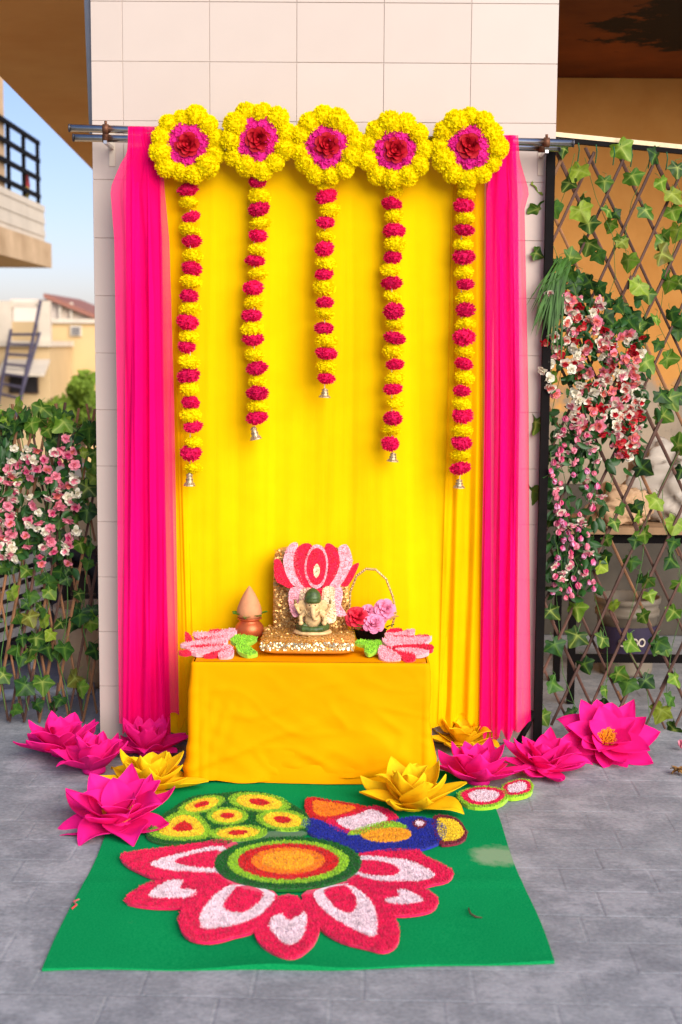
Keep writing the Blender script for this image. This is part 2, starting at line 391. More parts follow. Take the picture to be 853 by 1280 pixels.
# house with the balcony
Yn = 15.5
c0 = at(65, 335, Yn)     # far lower corner of the balcony slab
BH = empty('balcony_house', (c0.x-2.5, 12, -7), 'neighbouring house with a cantilevered balcony and black railing', 'house')
xs = c0.x; zb = c0.z
M_conc = stain_plaster('weathered_concrete', lin(170, 140, 104), lin(214, 184, 146), None, 1.5)
mb = MB().box(xs-6, xs-.9, 9.5, Yn+.02, -7, zb+6); mb.build('wall', M_beige, BH)
mb = MB().box(xs-3, xs, 9.0, Yn, zb, zb+.36); mb.build('balcony_slab', M_conc, BH)
for k in range(6):
    z0 = zb+.36+.004+k*.092
    MB().box(xs-.16, xs-.09+.012*(k % 2), 9.3, Yn-.05, z0, z0+.088).build('panel_course', M_white, BH)
for k in range(4):
    z0 = zb+1.0+k*.26; MB().box(xs-.14, xs-.09, 9.3, Yn-.25, z0, z0+.06).build('railing_bar', M_black, BH)
for k in range(7):
    y0 = 9.6+k*.93; MB().box(xs-.15, xs-.1, y0, y0+.05, zb+.93, zb+1.84).build('railing_post', M_black, BH)
a = at(7, 240, 13.3); MB().box(a.x-.35, a.x, 12.9, 13.3, zb+.37, zb+3.2).build('column', M_conc, BH)
# cloths over the railing
def blob(c, r, seed, amp=.35, n=14, m=9, fr=2.2):
    mb = MB(); mb.ell((0, 0, 0), (1, 1, 1), n, m); mb.v = [tuple(Vector(c)+Vector((v[0]*r[0], v[1]*r[1], v[2]*r[2]))*(1+amp*mnoise.noise(Vector(v)*fr+Vector((seed, seed*1.7, 0))))) for v in mb.v]; return mb
for nm, p, r, c in (('red', (48, 225), (.04, .10, .13), lin(150, 50, 52)), ('yellow', (42, 232), (.04, .10, .12), lin(170, 160, 60))):
    q = at(*p, 14.8); o = blob((xs-.2, q.y, q.z-.05), r, 3, .3).build('drying_cloth', pm(nm+'_cloth', c, .9), None, True)
    tag(o, nm+' cloth hung over the black balcony railing', 'cloth')
# far tree tops
def leafcloud(c, r, n, size, seed):
    rr = random.Random(seed); mb = MB()
    cl = [(Vector((rr.gauss(0, .5)*r[0], rr.gauss(0, .5)*r[1], rr.gauss(0, .45)*r[2])), rr.uniform(.25, .45)) for _ in range(26)]
    for _ in range(n):
        q, s = rr.choice(cl); d = Vector((rr.gauss(0, 1), rr.gauss(0, 1), rr.gauss(0, 1))).normalized()*s*rr.uniform(.5, 1)
        p = Vector(c)+q+Vector((d.x*r[0], d.y*r[1], d.z*r[2]))
        u = Vector((rr.gauss(0, 1), rr.gauss(0, 1), rr.gauss(0, 1))).normalized(); w = u.orthogonal().normalized()
        L = size*rr.uniform(.6, 1.3); mb.add([p-w*L*.3, p+u*L*.5, p+w*L*.3, p-u*L*.5], [(0, 1, 2, 3)])
    return mb
M_fol = pm('tree_foliage', lin(122, 150, 46), .7, .5, 1.3, trans=.35)
for (px, py, Y, r, lab, sd_) in ((104, 516, 14, (.42, .5, .36), 'bushy yellow-green tree top in front of the cream house', 5), (66, 520, 17, (.32, .4, .24), 'small sparse tree top in front of the white house', 9)):
    c = at(px, py, Y); tr = empty('garden_tree', (c.x, Y, -7), lab, 'tree')
    leafcloud(c, r, 3000, .13, sd_).build('crown', M_fol, tr)
    mb = MB().tube([(c.x, Y, -7), (c.x+.1, Y, -4), (c.x-.05, Y, c.z-.2), (c.x, Y, c.z+.3)], [.2, .15, .08, .02], 8)
    for k in range(5): w = k*1.3; mb.tube([(c.x-.03, Y, c.z-.5), (c.x+cos(w)*.4, Y+sin(w)*.4, c.z+.1)], [.05, .015], 5)
    mb.build('trunk', pm('bark', lin(96, 76, 58), .9, .3, 8), tr)

# ------------------------------------------------------------------ clutter behind the small trellis
M_wood = pm('pale_weathered_wood', lin(196, 186, 170), .8, .15, 6)
LC = empty('folded_slat_bed', (-2.0, 1.2, 0), 'pale weathered slatted frame leaning behind the small trellis', 'frame')
for k in range(6):
    p = at(-30, 722+k*17, 1.2); q = at(64, 690+k*17, 1.25); d = (q-p)
    mb = MB(); M_ = Matrix.Translation((p+q)/2) @ d.to_track_quat('X', 'Z').to_matrix().to_4x4()
    mb.box(-d.length/2, d.length/2, -.012, .012, -.022, .022, M_); mb.build('slat', M_wood, LC)
for x in (-8, 50):
    p = at(x, 700, 1.28); MB().tube([(p.x, 1.3, p.z+.05), (p.x-.05, 1.28, .003)], .016, 6).build('leg', M_wood, LC)
mb = MB(); c = gz(112, 884); c.y = 1.05; c = Vector((at(110, 850, 1.05).x, 1.05, .003))
mb.lathe([(.10, 0), (.13, .06), (.17, .2), (.18, .30), (.165, .38), (.175, .40), (.175, .43), (.15, .43), (.14, .38), (.02, .37)], 24, c)
o = mb.build('clay_pot', pm('tan_clay', lin(190, 158, 122), .8, .12, 8, .1), None, True); tag(o, 'round tan clay pot behind the small trellis beside the pillar', 'pot')
o = MB().tube([at(-60, 893, .62), at(40, 886, .62), at(118, 880, .6)], .03, 10).build('floor_pipe', pm('grey_plastic', (1, 1, 1)), None, True)
o.location.z = .002; tag(o, 'grey plastic pipe lying on the floor behind the small trellis', 'pipe')
a = at(8, 800, 1.9); M_rub = pm('dark_rubber', lin(48, 42, 40), .8, .2, 15)
for k, (px, Y) in enumerate(((22, 1.75), (78, 1.9))):
    c = at(px, 840, Y); mb = MB(); R0 = .26; 
    vs = []; fs = []
    for i in range(32):
        w = 2*pi*i/32
        for j in range(8):
            u = 2*pi*j/8; rr_ = R0+.055*cos(u); vs.append((c.x+rr_*cos(w), Y+.07*sin(u)+.12*sin(w), R0+.058+rr_*sin(w)))
    for i in range(32):
        for j in range(8): fs.append((i*8+j, ((i+1) % 32)*8+j, ((i+1) % 32)*8+(j+1) % 8, i*8+(j+1) % 8))
    o = mb.add(vs, fs).build('old_tyre', M_rub, None, True); o.location.z = .003
    tag(o, ('worn dark tyre standing under the slatted frame', 'worn dark tyre standing beside the clay pot')[k], 'tyre')
tb = empty('storage_crate', (at(100, 790, 2.0).x, 2.05, 0), 'dark brown plank crate in front of the parapet behind the tyres', 'crate')
cx = at(92, 790, 2.05).x; M_db = pm('dark_brown_wood', lin(70, 52, 42), .8, .2, 10)
for k in range(4): MB().box(cx-.5, cx+.45, 2.05, 2.07, .02+k*.15, .15+k*.15).build('plank', M_db, tb)
for x in (cx-.52, cx+.43): MB().box(x, x+.05, 2.075, 2.34, .003, .62).build('post', M_db, tb)

# ------------------------------------------------------------------ stand, sacks and bucket in the side room
xl_ = at(708, 880, .75).x
ST = empty('work_stand', (xl_+.9, .95, 0), 'black steel stand with a wooden board top in the side room', 'stand')
zt_ = at(800, 667, .72).z
for (x, y) in ((xl_, .72), (xl_+1.7, .72), (xl_, 1.2), (xl_+1.7, 1.2)): MB().box(x, x+.035, y, y+.035, .003, zt_-.004).build('leg', M_black, ST)
for y in (.72, 1.2): MB().box(xl_+.036, xl_+1.699, y+.004, y+.03, zt_-.05, zt_-.006).build('rail', M_black, ST)
zl = at(800, 829, .72).z; MB().box(xl_+.036, xl_+1.699, .725, .75, zl, zl+.04).build('rail', M_black, ST)
MB().box(xl_-.03, xl_+1.77, .68, 1.26, zt_, zt_+.035).build('board', pm('brown_board', lin(150, 118, 84), .7, .2, 12), ST)
def sack(c, r, seed, mat, lab):
    mb = MB(); mb.ell((0, 0, 0), (1, 1, 1), 64, 44); out = []
    for v in mb.v:
        p = Vector(v); k = mnoise.noise(p*1.3+Vector((seed, 0, 0)))*.28 + mnoise.noise(p*3.1+Vector((0, seed, 0)))*.16 - abs(mnoise.noise(Vector((p.x*2.2+p.z*3, p.y*3, p.z*1.5-p.x*2.5))+Vector((0, 0, seed))))*.42 - abs(mnoise.noise(p*6+Vector((0, 0, seed))))*.04
        q = p*(1+k); q = Vector((q.x*r[0], q.y*r[1], max(q.z*r[2], -r[2]*.62))); out.append(tuple(Vector(c)+q+Vector((0, 0, r[2]*.62))))
    mb.v = out; o = mb.build('cloth_sack', mat, None, True); return tag(o, lab, 'sack')
c = at(842, 640, 1.0); sack((c.x+.05, 1.0, zt_+.037), (.34, .2, .27), 4, pm('white_sackcloth', lin(176, 166, 152), .9, .1, 8, .2), 'large crumpled white sack on the wooden board')
c = at(775, 640, .86); sack((c.x-.02, .84, zt_+.037), (.17, .13, .13), 9, pm('tan_sackcloth', lin(186, 152, 116), .9, .15, 8, .2), 'small crumpled tan sack on the wooden board')
c = at(783, 800, 1.45); BK = empty('paint_bucket', (c.x, 1.45, 0), 'white plastic paint bucket with a purple label under the wooden board', 'bucket')
mb = MB().lathe([(.14, .004), (.145, .02), (.165, .33), (.176, .33), (.176, .36), (.168, .36), (.170, .40), (.182, .40), (.182, .43), (.17, .43), (.16, .36), (.13, .05)], 28, (c.x, 1.45, 0))
mb.build('tub', pm('grubby_plastic', lin(126, 116, 100), .6, .2, 8), BK, True)
mb = MB(); mb.grid(16, 1, lambda u, v: (c.x+(.153+.013*v+.004)*cos(pi*1.05+pi*.9*u), 1.45+(.153+.013*v+.004)*sin(pi*1.05+pi*.9*u), .12+.16*v)); lb = mb.build('label', pm('purple_label', lin(46, 36, 60), .6), BK, True)
for k, w in enumerate((1.40, 1.52, 1.60)):
    mb = MB(); w *= pi; pc = Vector((c.x+.169*cos(w), 1.45+.169*sin(w), .2)); t_ = Vector((-sin(w), cos(w), 0))
    mb.tube([pc+t_*.018*cos(2*pi*i/12)+Vector((0, 0, .02*sin(2*pi*i/12))) for i in range(13)], .005, 4); mb.build('letter', M_white, lb)

# ------------------------------------------------------------------ curtain rods
M_steel = pm('brushed_steel', lin(206, 202, 198), .22, .08, 30, metal=1)
M_rust = pm('rusty_brown_clamp', lin(112, 74, 52), .6, .25, 60, metal=.6)
ROD = []
for (y, pa, pb, lab) in ((-.165, (88, 160), (716, 179), 'longer upper steel curtain rod in front'), (-.095, (93, 172), (699, 185), 'shorter lower steel curtain rod close to the tiles')):
    p, q = at(*pa, y), at(*pb, y); d = (q-p).normalized()
    rd = empty('curtain_rod', (p+q)/2, lab, 'rod')
    MB().tube([p, q], .0165, 16).build('tube', M_steel, rd, True)
    for e, s in ((p, -1), (q, 1)): MB().tube([e, e+d*s*.006], .0172, 16).build('end_cap', pm('dark_cap', lin(90, 90, 96), .4, metal=.8), rd, True)
    ROD.append((p, q))
def lerp(a, b, t): return a+(b-a)*t
def rodat(i, x): p, q = ROD[i]; return lerp(p, q, (x-p.x)/(q.x-p.x))
for px, lab in ((138, 'rusty double curtain bracket beside the overhanging roof'), (679, 'rusty double curtain bracket above the black post')):
    x = at(px, 170, -.05).x; br = empty('rod_bracket', (x, -.005, rodat(1, x).z-.05), lab, 'bracket')
    z = rodat(1, x).z
    MB().box(x-.013, x+.013, -.004, -.0005, z-.105, z+.04).build('plate', M_white, br)
    for dz in (.025, -.085): MB().lathe([(.005, 0), (.005, .003), (.002, .005)], 8, (0, 0, 0)).build('screw', M_steel, br, True).matrix_local = wmat(br).inverted() @ Matrix.Translation((x, -.004, z+dz)) @ Matrix.Rotation(pi/2, 4, 'X')
    MB().box(x-.007, x+.007, -.185, -.0045, z-.034, z-.021).build('arm', M_steel, br)
    for i in (0, 1):
        c = rodat(i, x-.012*i+.0); t_ = (ROD[i][1]-ROD[i][0]).normalized()
        MB().tube([c-t_*.012, c+t_*.012], .0205, 14).build('clamp', M_rust, br, True)
        MB().tube([c+Vector((0, 0, .018)), c+Vector((0, 0, .033))], .006, 8).build('bolt', M_rust, br, True)

# ------------------------------------------------------------------ curtains
def rows_interp(rows, y):
    for (a, b) in zip(rows, rows[1:]):
        if a[0] <= y <= b[0] or b is rows[-1]:
            t = min(max((y-a[0])/(b[0]-a[0]), 0), 1); t = t*t*(3-2*t) if False else t
            return [a[i]+(b[i]-a[i])*t for i in (1, 2)]
def curtain(name, rows, Yt, Yb, folds, mat, parent, nu=60, nv=60, hem=lambda u: 0, topf=lambda u: 0, seed=0):
    y0, y1 = rows[0][0], rows[-1][0]
    def fn(u, v):
        py = y0+(y1-y0)*v
        xl, xr = rows_interp(rows, py); px = xl+(xr-xl)*u
        py2 = py + hem(u)*max(0, v-.8)/.2 + topf(u)*max(0, .12-v)/.12
        Y = Yt+(Yb-Yt)*v
        k = min(1, .35+v*1.6)
        d = 0; uu = u; u = u+.05*mnoise.noise(Vector((u*3.1+seed, v*.9, seed*2)))+.02*mnoise.noise(Vector((u*9+seed, v*1.7, 4)))
        for (fr, am, ph, dr) in folds: d += am*sin(2*pi*(fr*u+ph+dr*v)+.6*sin(2.1*v*pi+ph*9))
        d += .012*mnoise.noise(Vector((u*5+seed, v*3, seed)))
        d -= .016*max(0, .2-abs(mnoise.noise(Vector((u*3.2-v*1.9+seed, v*1.3+u*.8, seed*3)))))*min(1, max(0, v-.25)*2)
        p = at(px, py2, Y); p.y += min(d*k, -Yt-.012 if False else 9)
        if p.y > -.006: p.y = -.006-.002*sin(p.y*90)
        return p
    return MB().grid(nu, nv, fn).build(name, mat, parent, True)
PINK = lin(255, 12, 128)
M_p1 = sheer('pink_tulle', (.95, .004, .165), .66); M_p2 = sheer('pink_tulle_gathered', (.95, .003, .165), .86)
M_y1 = sheer('yellow_drape', (.97, .60, .002), .96); M_y2 = sheer('yellow_sheer', (.97, .56, .002), .7)
YC = empty('yellow_curtain', (-.05, -.06, .1), 'bright yellow sheer backdrop curtain behind the hanging garlands', 'curtain')
curtain('main_drape', [(196, 198, 606), (230, 199, 606), (500, 202, 604), (912, 206, 603)], -.125, -.055,
        [(9, .0016, 0, 0), (15, .0008, .3, .1), (27, .0004, .2, .05), (5, .003, .1, .25), (2.2, .010, .4, -.4)], M_y1, YC, 260, 90, lambda u: 8*sin(u*19), lambda u: 9*abs(sin(pi*(u*4.5+.1)))-9, 1)
curtain('side_panel', [(185, 566, 604), (235, 564, 609), (500, 560, 612), (904, 548, 604)], -.12, -.075,
        [(2.5, .007, 0, 0), (5, .003, .2, .1)], M_y2, YC, 70, 70, lambda u: 12*sin(u*9), seed=5)
curtain('side_panel', [(190, 206, 226), (235, 212, 228), (500, 214, 231), (905, 221, 245)], -.11, -.07,
        [(1.3, .004, 0, 0)], M_y2, YC, 40, 60, lambda u: 8*sin(u*9), seed=8)
def pinkcurtain(lab, pieces, x):
    c = empty('pink_curtain', (x, -.13, .1), lab, 'curtain')
    for (rows, Yt, Yb, folds, m, sd_) in pieces: curtain('tulle_layer', rows, Yt, Yb, folds, m, c, 64, 80, lambda u: 7*sin(u*11+sd_), seed=sd_)
    return c
pinkcurtain('gathered hot pink tulle curtain beside the copper pot', [
    ([(158, 160, 196), (190, 160, 200), (206, 150, 204), (236, 138, 206), (300, 143, 212), (500, 146, 218), (898, 149, 224)], -.19, -.10, [(2.5, .006, 0, 0), (6, .002, .3, .1)], M_p1, 1),
    ([(158, 161, 180), (200, 158, 198), (260, 157, 200), (500, 157, 203), (912, 153, 207)], -.185, -.12, [(2.2, .012, .2, .1), (6, .004, .6, .1)], M_p2, 2),
    ([(184, 162, 200), (230, 163, 201), (500, 166, 202), (916, 163, 214)], -.175, -.085, [(2, .007, .5, .1), (5, .003, .1, .1)], M_p2, 3),
    ([(158, 176, 196), (300, 184, 203), (500, 186, 205), (918, 188, 212)], -.15, -.09, [(1.4, .005, .2, 0)], M_p2, 4)], -.88)
pinkcurtain('gathered hot pink tulle curtain beside the black post', [
    ([(169, 624, 648), (200, 616, 650), (240, 609, 662), (262, 609, 656), (500, 609, 661), (908, 602, 664)], -.19, -.10, [(2.5, .006, 0, 0), (6, .002, .3, .1)], M_p1, 6),
    ([(169, 622, 645), (210, 612, 646), (260, 616, 648), (500, 618, 650), (920, 616, 645)], -.18, -.11, [(2, .012, .2, .1), (5, .004, .6, .1)], M_p2, 7),
    ([(169, 624, 640), (240, 620, 640), (500, 624, 646), (917, 622, 644)], -.17, -.085, [(2, .006, .5, .1)], M_p2, 8),
    ([(200, 608, 622), (500, 606, 614), (920, 599, 614)], -.15, -.09, [(1.2, .004, .2, 0)], M_p2, 9)], .75)

# ------------------------------------------------------------------ flowers: shared meshes
def pompom(R, n, seed, flat=.78, wid=.30, jag=.12, core=.72):
    rr = random.Random(seed); mb = MB(); mb.ell((0, 0, 0), (R*core, R*core, R*core*flat), 10, 7)
    for i in range(n):
        z = 1-2*(i+.5)/n; w = i*2.39996+rr.uniform(-.2, .2); r = sqrt(1-z*z)
        d = Vector((r*cos(w), r*sin(w), z)); d = (d+Vector((rr.gauss(0, .12), rr.gauss(0, .12), rr.gauss(0, .12)))).normalized()
        t = d.orthogonal().normalized(); t = Matrix.Rotation(rr.uniform(0, 6.28), 3, d) @ t; b = d.cross(t)
        L = R*rr.uniform(1-jag, 1+jag*.6); ww = R*wid*rr.uniform(.7, 1.2); cu = R*rr.uniform(-.14, .14)
        a = d*R*.5; mid = d*L*.82+b*cu*.4; tip = d*L+b*cu
        P = [a-t*ww*.2, a+t*ww*.2, mid+t*ww*.55, tip+t*ww*.3+d*R*.04, tip-d*R*.05, tip-t*ww*.35+d*R*.03, mid-t*ww*.55]
        mb.add([(p.x, p.y, p.z*flat) for p in P], [(0, 1, 2, 6), (6, 2, 3, 4), (6, 4, 5)])
    return mb
M_mar = pm('marigold_yellow', (1.0, .82, .002), .8, .08, 30, rnd=.05, trans=.4, spec=.05)
M_car = pm('carnation_pink', (.88, .012, .12), .8, .25, 26, rnd=.22, trans=.3, spec=.1)
M_mag = pm('petal_magenta', (.90, .025, .30), .8, .3, 22, rnd=.15, trans=.3, spec=.1)
M_rose = pm('rose_red', (.44, .004, .014), .6, .3, 20, rnd=.1, trans=.1, spec=.2)
mar = [pompom(1, 420, s, .92, .22, .07, .86).mesh('marigold', M_mar) for s in (1, 2, 3)]
marb = [pompom(1, 300, s, .74, .22, .08, .85).mesh('marigold_bead', M_mar) for s in (4, 5)]
car = [pompom(1, 320, s, .8, .2, .14, .84).mesh('carnation', M_car) for s in (6, 7, 8)]
tufm = [pompom(1, 110, s, .6, .34, .22).mesh('pink_tuft', M_mag) for s in (9, 10)]
def rose_mesh(R, name, mat, seed, layers=((3, .30, 80), (4, .5, 66), (5, .72, 46), (6, .92, 26), (7, 1.05, 8))):
    rr = random.Random(seed); mb = MB()
    for li, (n, rad, tl) in enumerate(layers):
        for k in range(n):
            a = 2*pi*(k+.37*li)/n + rr.uniform(-.15, .15); tilt = radians(tl+rr.uniform(-7, 7)); w = R*(.42+.42*rad)
            L = R*(.55+.45*rad); M_ = Matrix.Rotation(a, 4, 'Z') @ Matrix.Translation((R*.12*rad*2, 0, 0)) @ Matrix.Rotation(-tilt, 4, 'Y')
            def fn(u, v, L=L, w=w):
                s = (u-.5)*2; prof = sin(pi*min(.98, .12+v*.62))**.6
                return M_ @ Vector((L*v-.10*L*s*s, w*.62*s*prof, R*.24*s*s*(.4+v)*(1 if tl > 30 else .4) - R*.22*v*v*v + .03*R*sin(s*7+k)*v))
            mb.grid(6, 5, fn)
    mb.ell((0, 0, R*.2), (R*.2, R*.2, R*.3), 8, 6)
    return mb.mesh(name, mat, True)
rose = rose_mesh(1, 'rose', M_rose, 3)

# ------------------------------------------------------------------ five garland hangings
bell_me = MB()
bell_me.lathe([(.1, 1), (.3, .97), (.42, .8), (.5, .45), (.62, .18), (.95, 0), (1.0, -.08), (.9, -.1), (.5, .3)], 14)
for w in range(14):
    for zz in (.1, .45, .8):
        r = {.1: .74, .45: .53, .8: .45}[zz]; a = w*2*pi/14+zz; bell_me.box(-.07, .07, -.07, .07, -.07, .07, Matrix.Translation((r*cos(a), r*sin(a), zz)) @ Matrix.Rotation(a, 4, 'Z'))
M_bell = pm('mirror_bell', lin(170, 150, 118), .4, .75, 5, metal=.6)
bell = bell_me.mesh('bell', M_bell)
HANG = [((235, 182), 238, 237, 568, 11, (237, 598), 'long marigold garland beside the pink curtain on the copper pot side'),
        ((323, 176), 318, 229, 524, 10, (320, 540), 'marigold garland ending in a tilted bell, next longer than the shortest one'),
        ((409, 183), 406, 246, 474, 8, (406, 488), 'shortest marigold garland, hanging straight above the elephant figurine'),
        ((494, 189), 490, 253, 555, 10, (491, 568), 'marigold garland hanging above the flower basket between the shortest and a long one'),
        ((586, 184), 577, 256, 587, 11, (574, 601), 'long marigold garland beside the pink curtain on the black post side')]
Yw = -.22
for hi_, (cpx, sx, ya, yb, n, bp, lab) in enumerate(HANG):
    rr = random.Random(hi_+11); c = at(*cpx, Yw)
    H = empty('marigold_hanging', c, lab, 'garland', 'marigold garlands hung in front of the yellow curtain'); inv = wmat(H).inverted()
    def put(nm, me, p, R, sq=1, roll=None, H=H, inv=inv):
        M_ = inv @ Matrix.Translation(p) @ Matrix.Rotation(rr.uniform(-.3, .3), 4, 'Y') @ Matrix.Rotation(rr.uniform(-.4, .4) if roll is None else roll, 4, 'X') @ Matrix.Rotation(rr.uniform(0, 6.28), 4, 'Z') @ Matrix.Diagonal((R, R, R*sq, 1))
        return inst(nm, me, H, M_)
    nb = (12, 11, 12, 11, 12)[hi_]; ph = rr.uniform(0, 1)
    for k in range(nb):
        a = 2*pi*(k+ph)/nb; r = .114+rr.uniform(-.006, .008); p = c+Vector((cos(a)*r, rr.uniform(-.012, .012), sin(a)*r*1.02))
        put('marigold', rr.choice(mar), p,    .050*rr.uniform(.84, 1.14), rr.uniform(.85, 1.1), pi/2+rr.uniform(-.5, .5))
    for k in range(7):
        a = 2*pi*(k+.3)/7; p = c+Vector((cos(a)*.056, -.012, sin(a)*.056)); put('pink_tuft', rr.choice(tufm), p,    .043*rr.uniform(.9, 1.1), 1, pi/2+rr.uniform(-.3, .3))
    ro = inst('rose', rose, H, inv @ Matrix.Translation(c+Vector((0, -.022, 0))) @ Matrix.Rotation(pi/2, 4, 'X') @ Matrix.Rotation(rr.uniform(0, 6), 4, 'Z') @ Matrix.Diagonal((.047, .047, .046, 1)))
    MB().tube([c+Vector((0, .03, .07)), c+Vector((0, .05, .12)), Vector((c.x, ROD[0][0].y, rodat(0, c.x).z+.018))], .002, 4).build('string', M_white, H)
    Yg = -.18; dy = (yb-ya)/(n-1)
    p0 = at(cpx[0], cpx[1]+30, Yg); p1 = at(bp[0], bp[1], Yg)
    MB().tube([p0, at(sx, ya, Yg), at(sx, yb, Yg), p1], .0015, 4).build('string', M_white, H)
    for k in range(n):
        t = k/(n-1); x = cpx[0]*(1-min(1, k*.5))+sx*min(1, k*.5); x = lerp(cpx[0], sx, .4+.6*t)+2.2*sin(k*.8+hi_)+rr.uniform(-1, 1)
        put('carnation', rr.choice(car), at(x+rr.uniform(-2, 2), ya+dy*k+rr.uniform(-2.5, 2.5), Yg+rr.uniform(-.012, .008)), .046*rr.uniform(.86, 1.12), .92*rr.uniform(.75, 1.1))
        if k < n-1 or hi_ in (0,):
            put('marigold', rr.choice(marb), at(x+rr.uniform(-1.5, 2.5), ya+dy*(k+.5)+rr.uniform(-1, 2), Yg+.004+rr.uniform(-.008, .008)), .047*rr.uniform(.88, 1.1), .95*rr.uniform(.8, 1.12))
    if hi_ in (2, 3, 4):
        for e in (1, 0): put('marigold', rr.choice(marb), at(lerp(cpx[0], sx, .3), ya-14-e*10, Yg), .040, .9)
    inst('bell', bell, H, inv @ Matrix.Translation(at(bp[0], bp[1]+8, Yg)) @ Matrix.Rotation(-.22 if hi_ == 1 else rr.uniform(-.08, .08), 4, 'Y') @ Matrix.Diagonal((.027, .027, .052 if hi_ in (0, 1) else .036, 1)))

# ------------------------------------------------------------------ draped table
YF = -.62; ZT = at(388, 829, YF).z; XA, XB = at(240, 835, YF).x, at(537, 830, YF).x; YK = -.13
TB = empty('low_table', ((XA+XB)/2, (YF+YK)/2, 0), 'low wooden table hidden under the yellow cloth', 'table')
MB().box(XA+.012, XB-.012, YF+.012, YK-.01, ZT-.04, ZT-.006).build('tabletop', M_wood, TB)
for x in (XA+.05, XB-.1):
    for y in (YF+.05, YK-.1): MB().box(x, x+.05, y, y+.05, .002, ZT-.043).build('leg', M_wood, TB)
def cloth_mat():
    n = NT('marigold_satin_cloth'); co = n.coord('Object')
    c = n.ramp(n.noise(3, 3, .5, co), [(.3, (.82, .30, .0003)), (.7, (.87, .345, .0005))])
    return n.done(n.bsdf(c, .7, 0, .02, n.bump(n.noise(420, 2, .5, co), .06, .002), .05, 0))
M_cl = cloth_mat()
TC = empty('tablecloth', ((XA+XB)/2, (YF+YK)/2, 0), 'plain golden yellow cloth draped over the low table to the floor', 'tablecloth')
def rrect(s, off, rad):
    """point and normal on a rounded rectangle (front -y first), s in 0..1"""
    x0, x1, y0, y1 = XA-off, XB+off, YF-off, YK; w, h = x1-x0-2*rad, y1-y0-2*rad; q = pi*rad/2
    segs = [h, q, w, q, h]; tot = sum(segs); d = s*tot
    if d < segs[0]: return Vector((x0, y1-rad-d, 0)), Vector((-1, 0, 0))
    d -= segs[0]
    if d < q: a = d/rad; return Vector((x0+rad-rad*cos(a), y0+rad-rad*sin(a), 0)), Vector((-cos(a), -sin(a), 0))
    d -= q
    if d < w: return Vector((x0+rad+d, y0, 0)), Vector((0, -1, 0))
    d -= w
    if d < q: a = d/rad; return Vector((x1-rad+rad*sin(a), y0+rad-rad*cos(a), 0)), Vector((sin(a), -cos(a), 0))
    d -= q; return Vector((x1, y0+rad+d, 0)), Vector((1, 0, 0))
def skirt(u, v):
    p, nrm = rrect(u, .004, .013); fx = (p.x-XA)/(XB-XA)
    zb = .012+.02*max(0, .3-fx)+.095*max(0, fx-.28)**1.5 if nrm.y < -.5 else (.012 if nrm.x < 0 else .07)
    e = .011
    if v < .08: a = v/.08*pi/2; z = ZT+.002-e*(1-cos(a)); off = -e*(1-sin(a))
    else: t = (v-.08)/.92; z = lerp(ZT+.002-e, zb, t); off = 0
    t = max(0, v-.08)/.92
    cor = 1.3*math.exp(-((fx-.005)/.06)**2)+.8*math.exp(-((fx-1)/.035)**2)
    w = .02*t*cor*(1+.5*sin(fx*160)) + .006*t*sin(fx*9+1.2) + .010*t*t
    w += .0055*sin(2*pi*(fx*2.2+t*1.1))*sin(pi*min(1, t*1.2))                    # long slanting pulls
    w += .011*max(0, mnoise.noise(Vector((fx*3.0-t*1.6, t*2.0+fx*1.2, 3))))*t + .004*mnoise.noise(Vector((fx*11-t*7, t*5+fx*3, 7)))*(.3+t)
    rdg = mnoise.noise(Vector((fx*2.6+t*3.4, t*1.1-fx*2.2, 11))); w += .034*max(0, .22-abs(rdg))*t*1.6
    rd2 = mnoise.noise(Vector((fx*4.6-t*4.0, t*1.6+fx*2.0, 23))); w += .030*max(0, .16-abs(rd2))*(.2+t)
    w += .004*sin(2*pi*(fx*15+t*2.5))*math.exp(-((fx-.09)/.08)**2)*math.exp(-((t-.5)/.25)**2)
    return p+nrm*(w+off)+Vector((0, 0, z+.004*sin(fx*23)*t))
MB().grid(150, 44, skirt).build('skirt', M_cl, TC, True)
MB().grid(40, 20, lambda u, v: Vector((lerp(XA+.012, XB-.012, u), lerp(YF+.012, YK, v), ZT+.0025+.002*mnoise.noise(Vector((u*7, v*4, 0)))*sin(pi*u)*sin(pi*v)))).build('top', M_cl, TC, True)
# turned-up hem spreading on the mat
mb = MB().grid(70, 12, lambda u, v: Vector((lerp(XA+.22, XB+.010, u), YF-.003-.012*(1-v)**2*sin(pi*(u*.9+.1))-.014*sin(pi*u)*(1-v)-.004*mnoise.noise(Vector((u*8, v*3, 2))), .0085+.18*v)))
mb.build('under_layer', M_cl, TC, True)

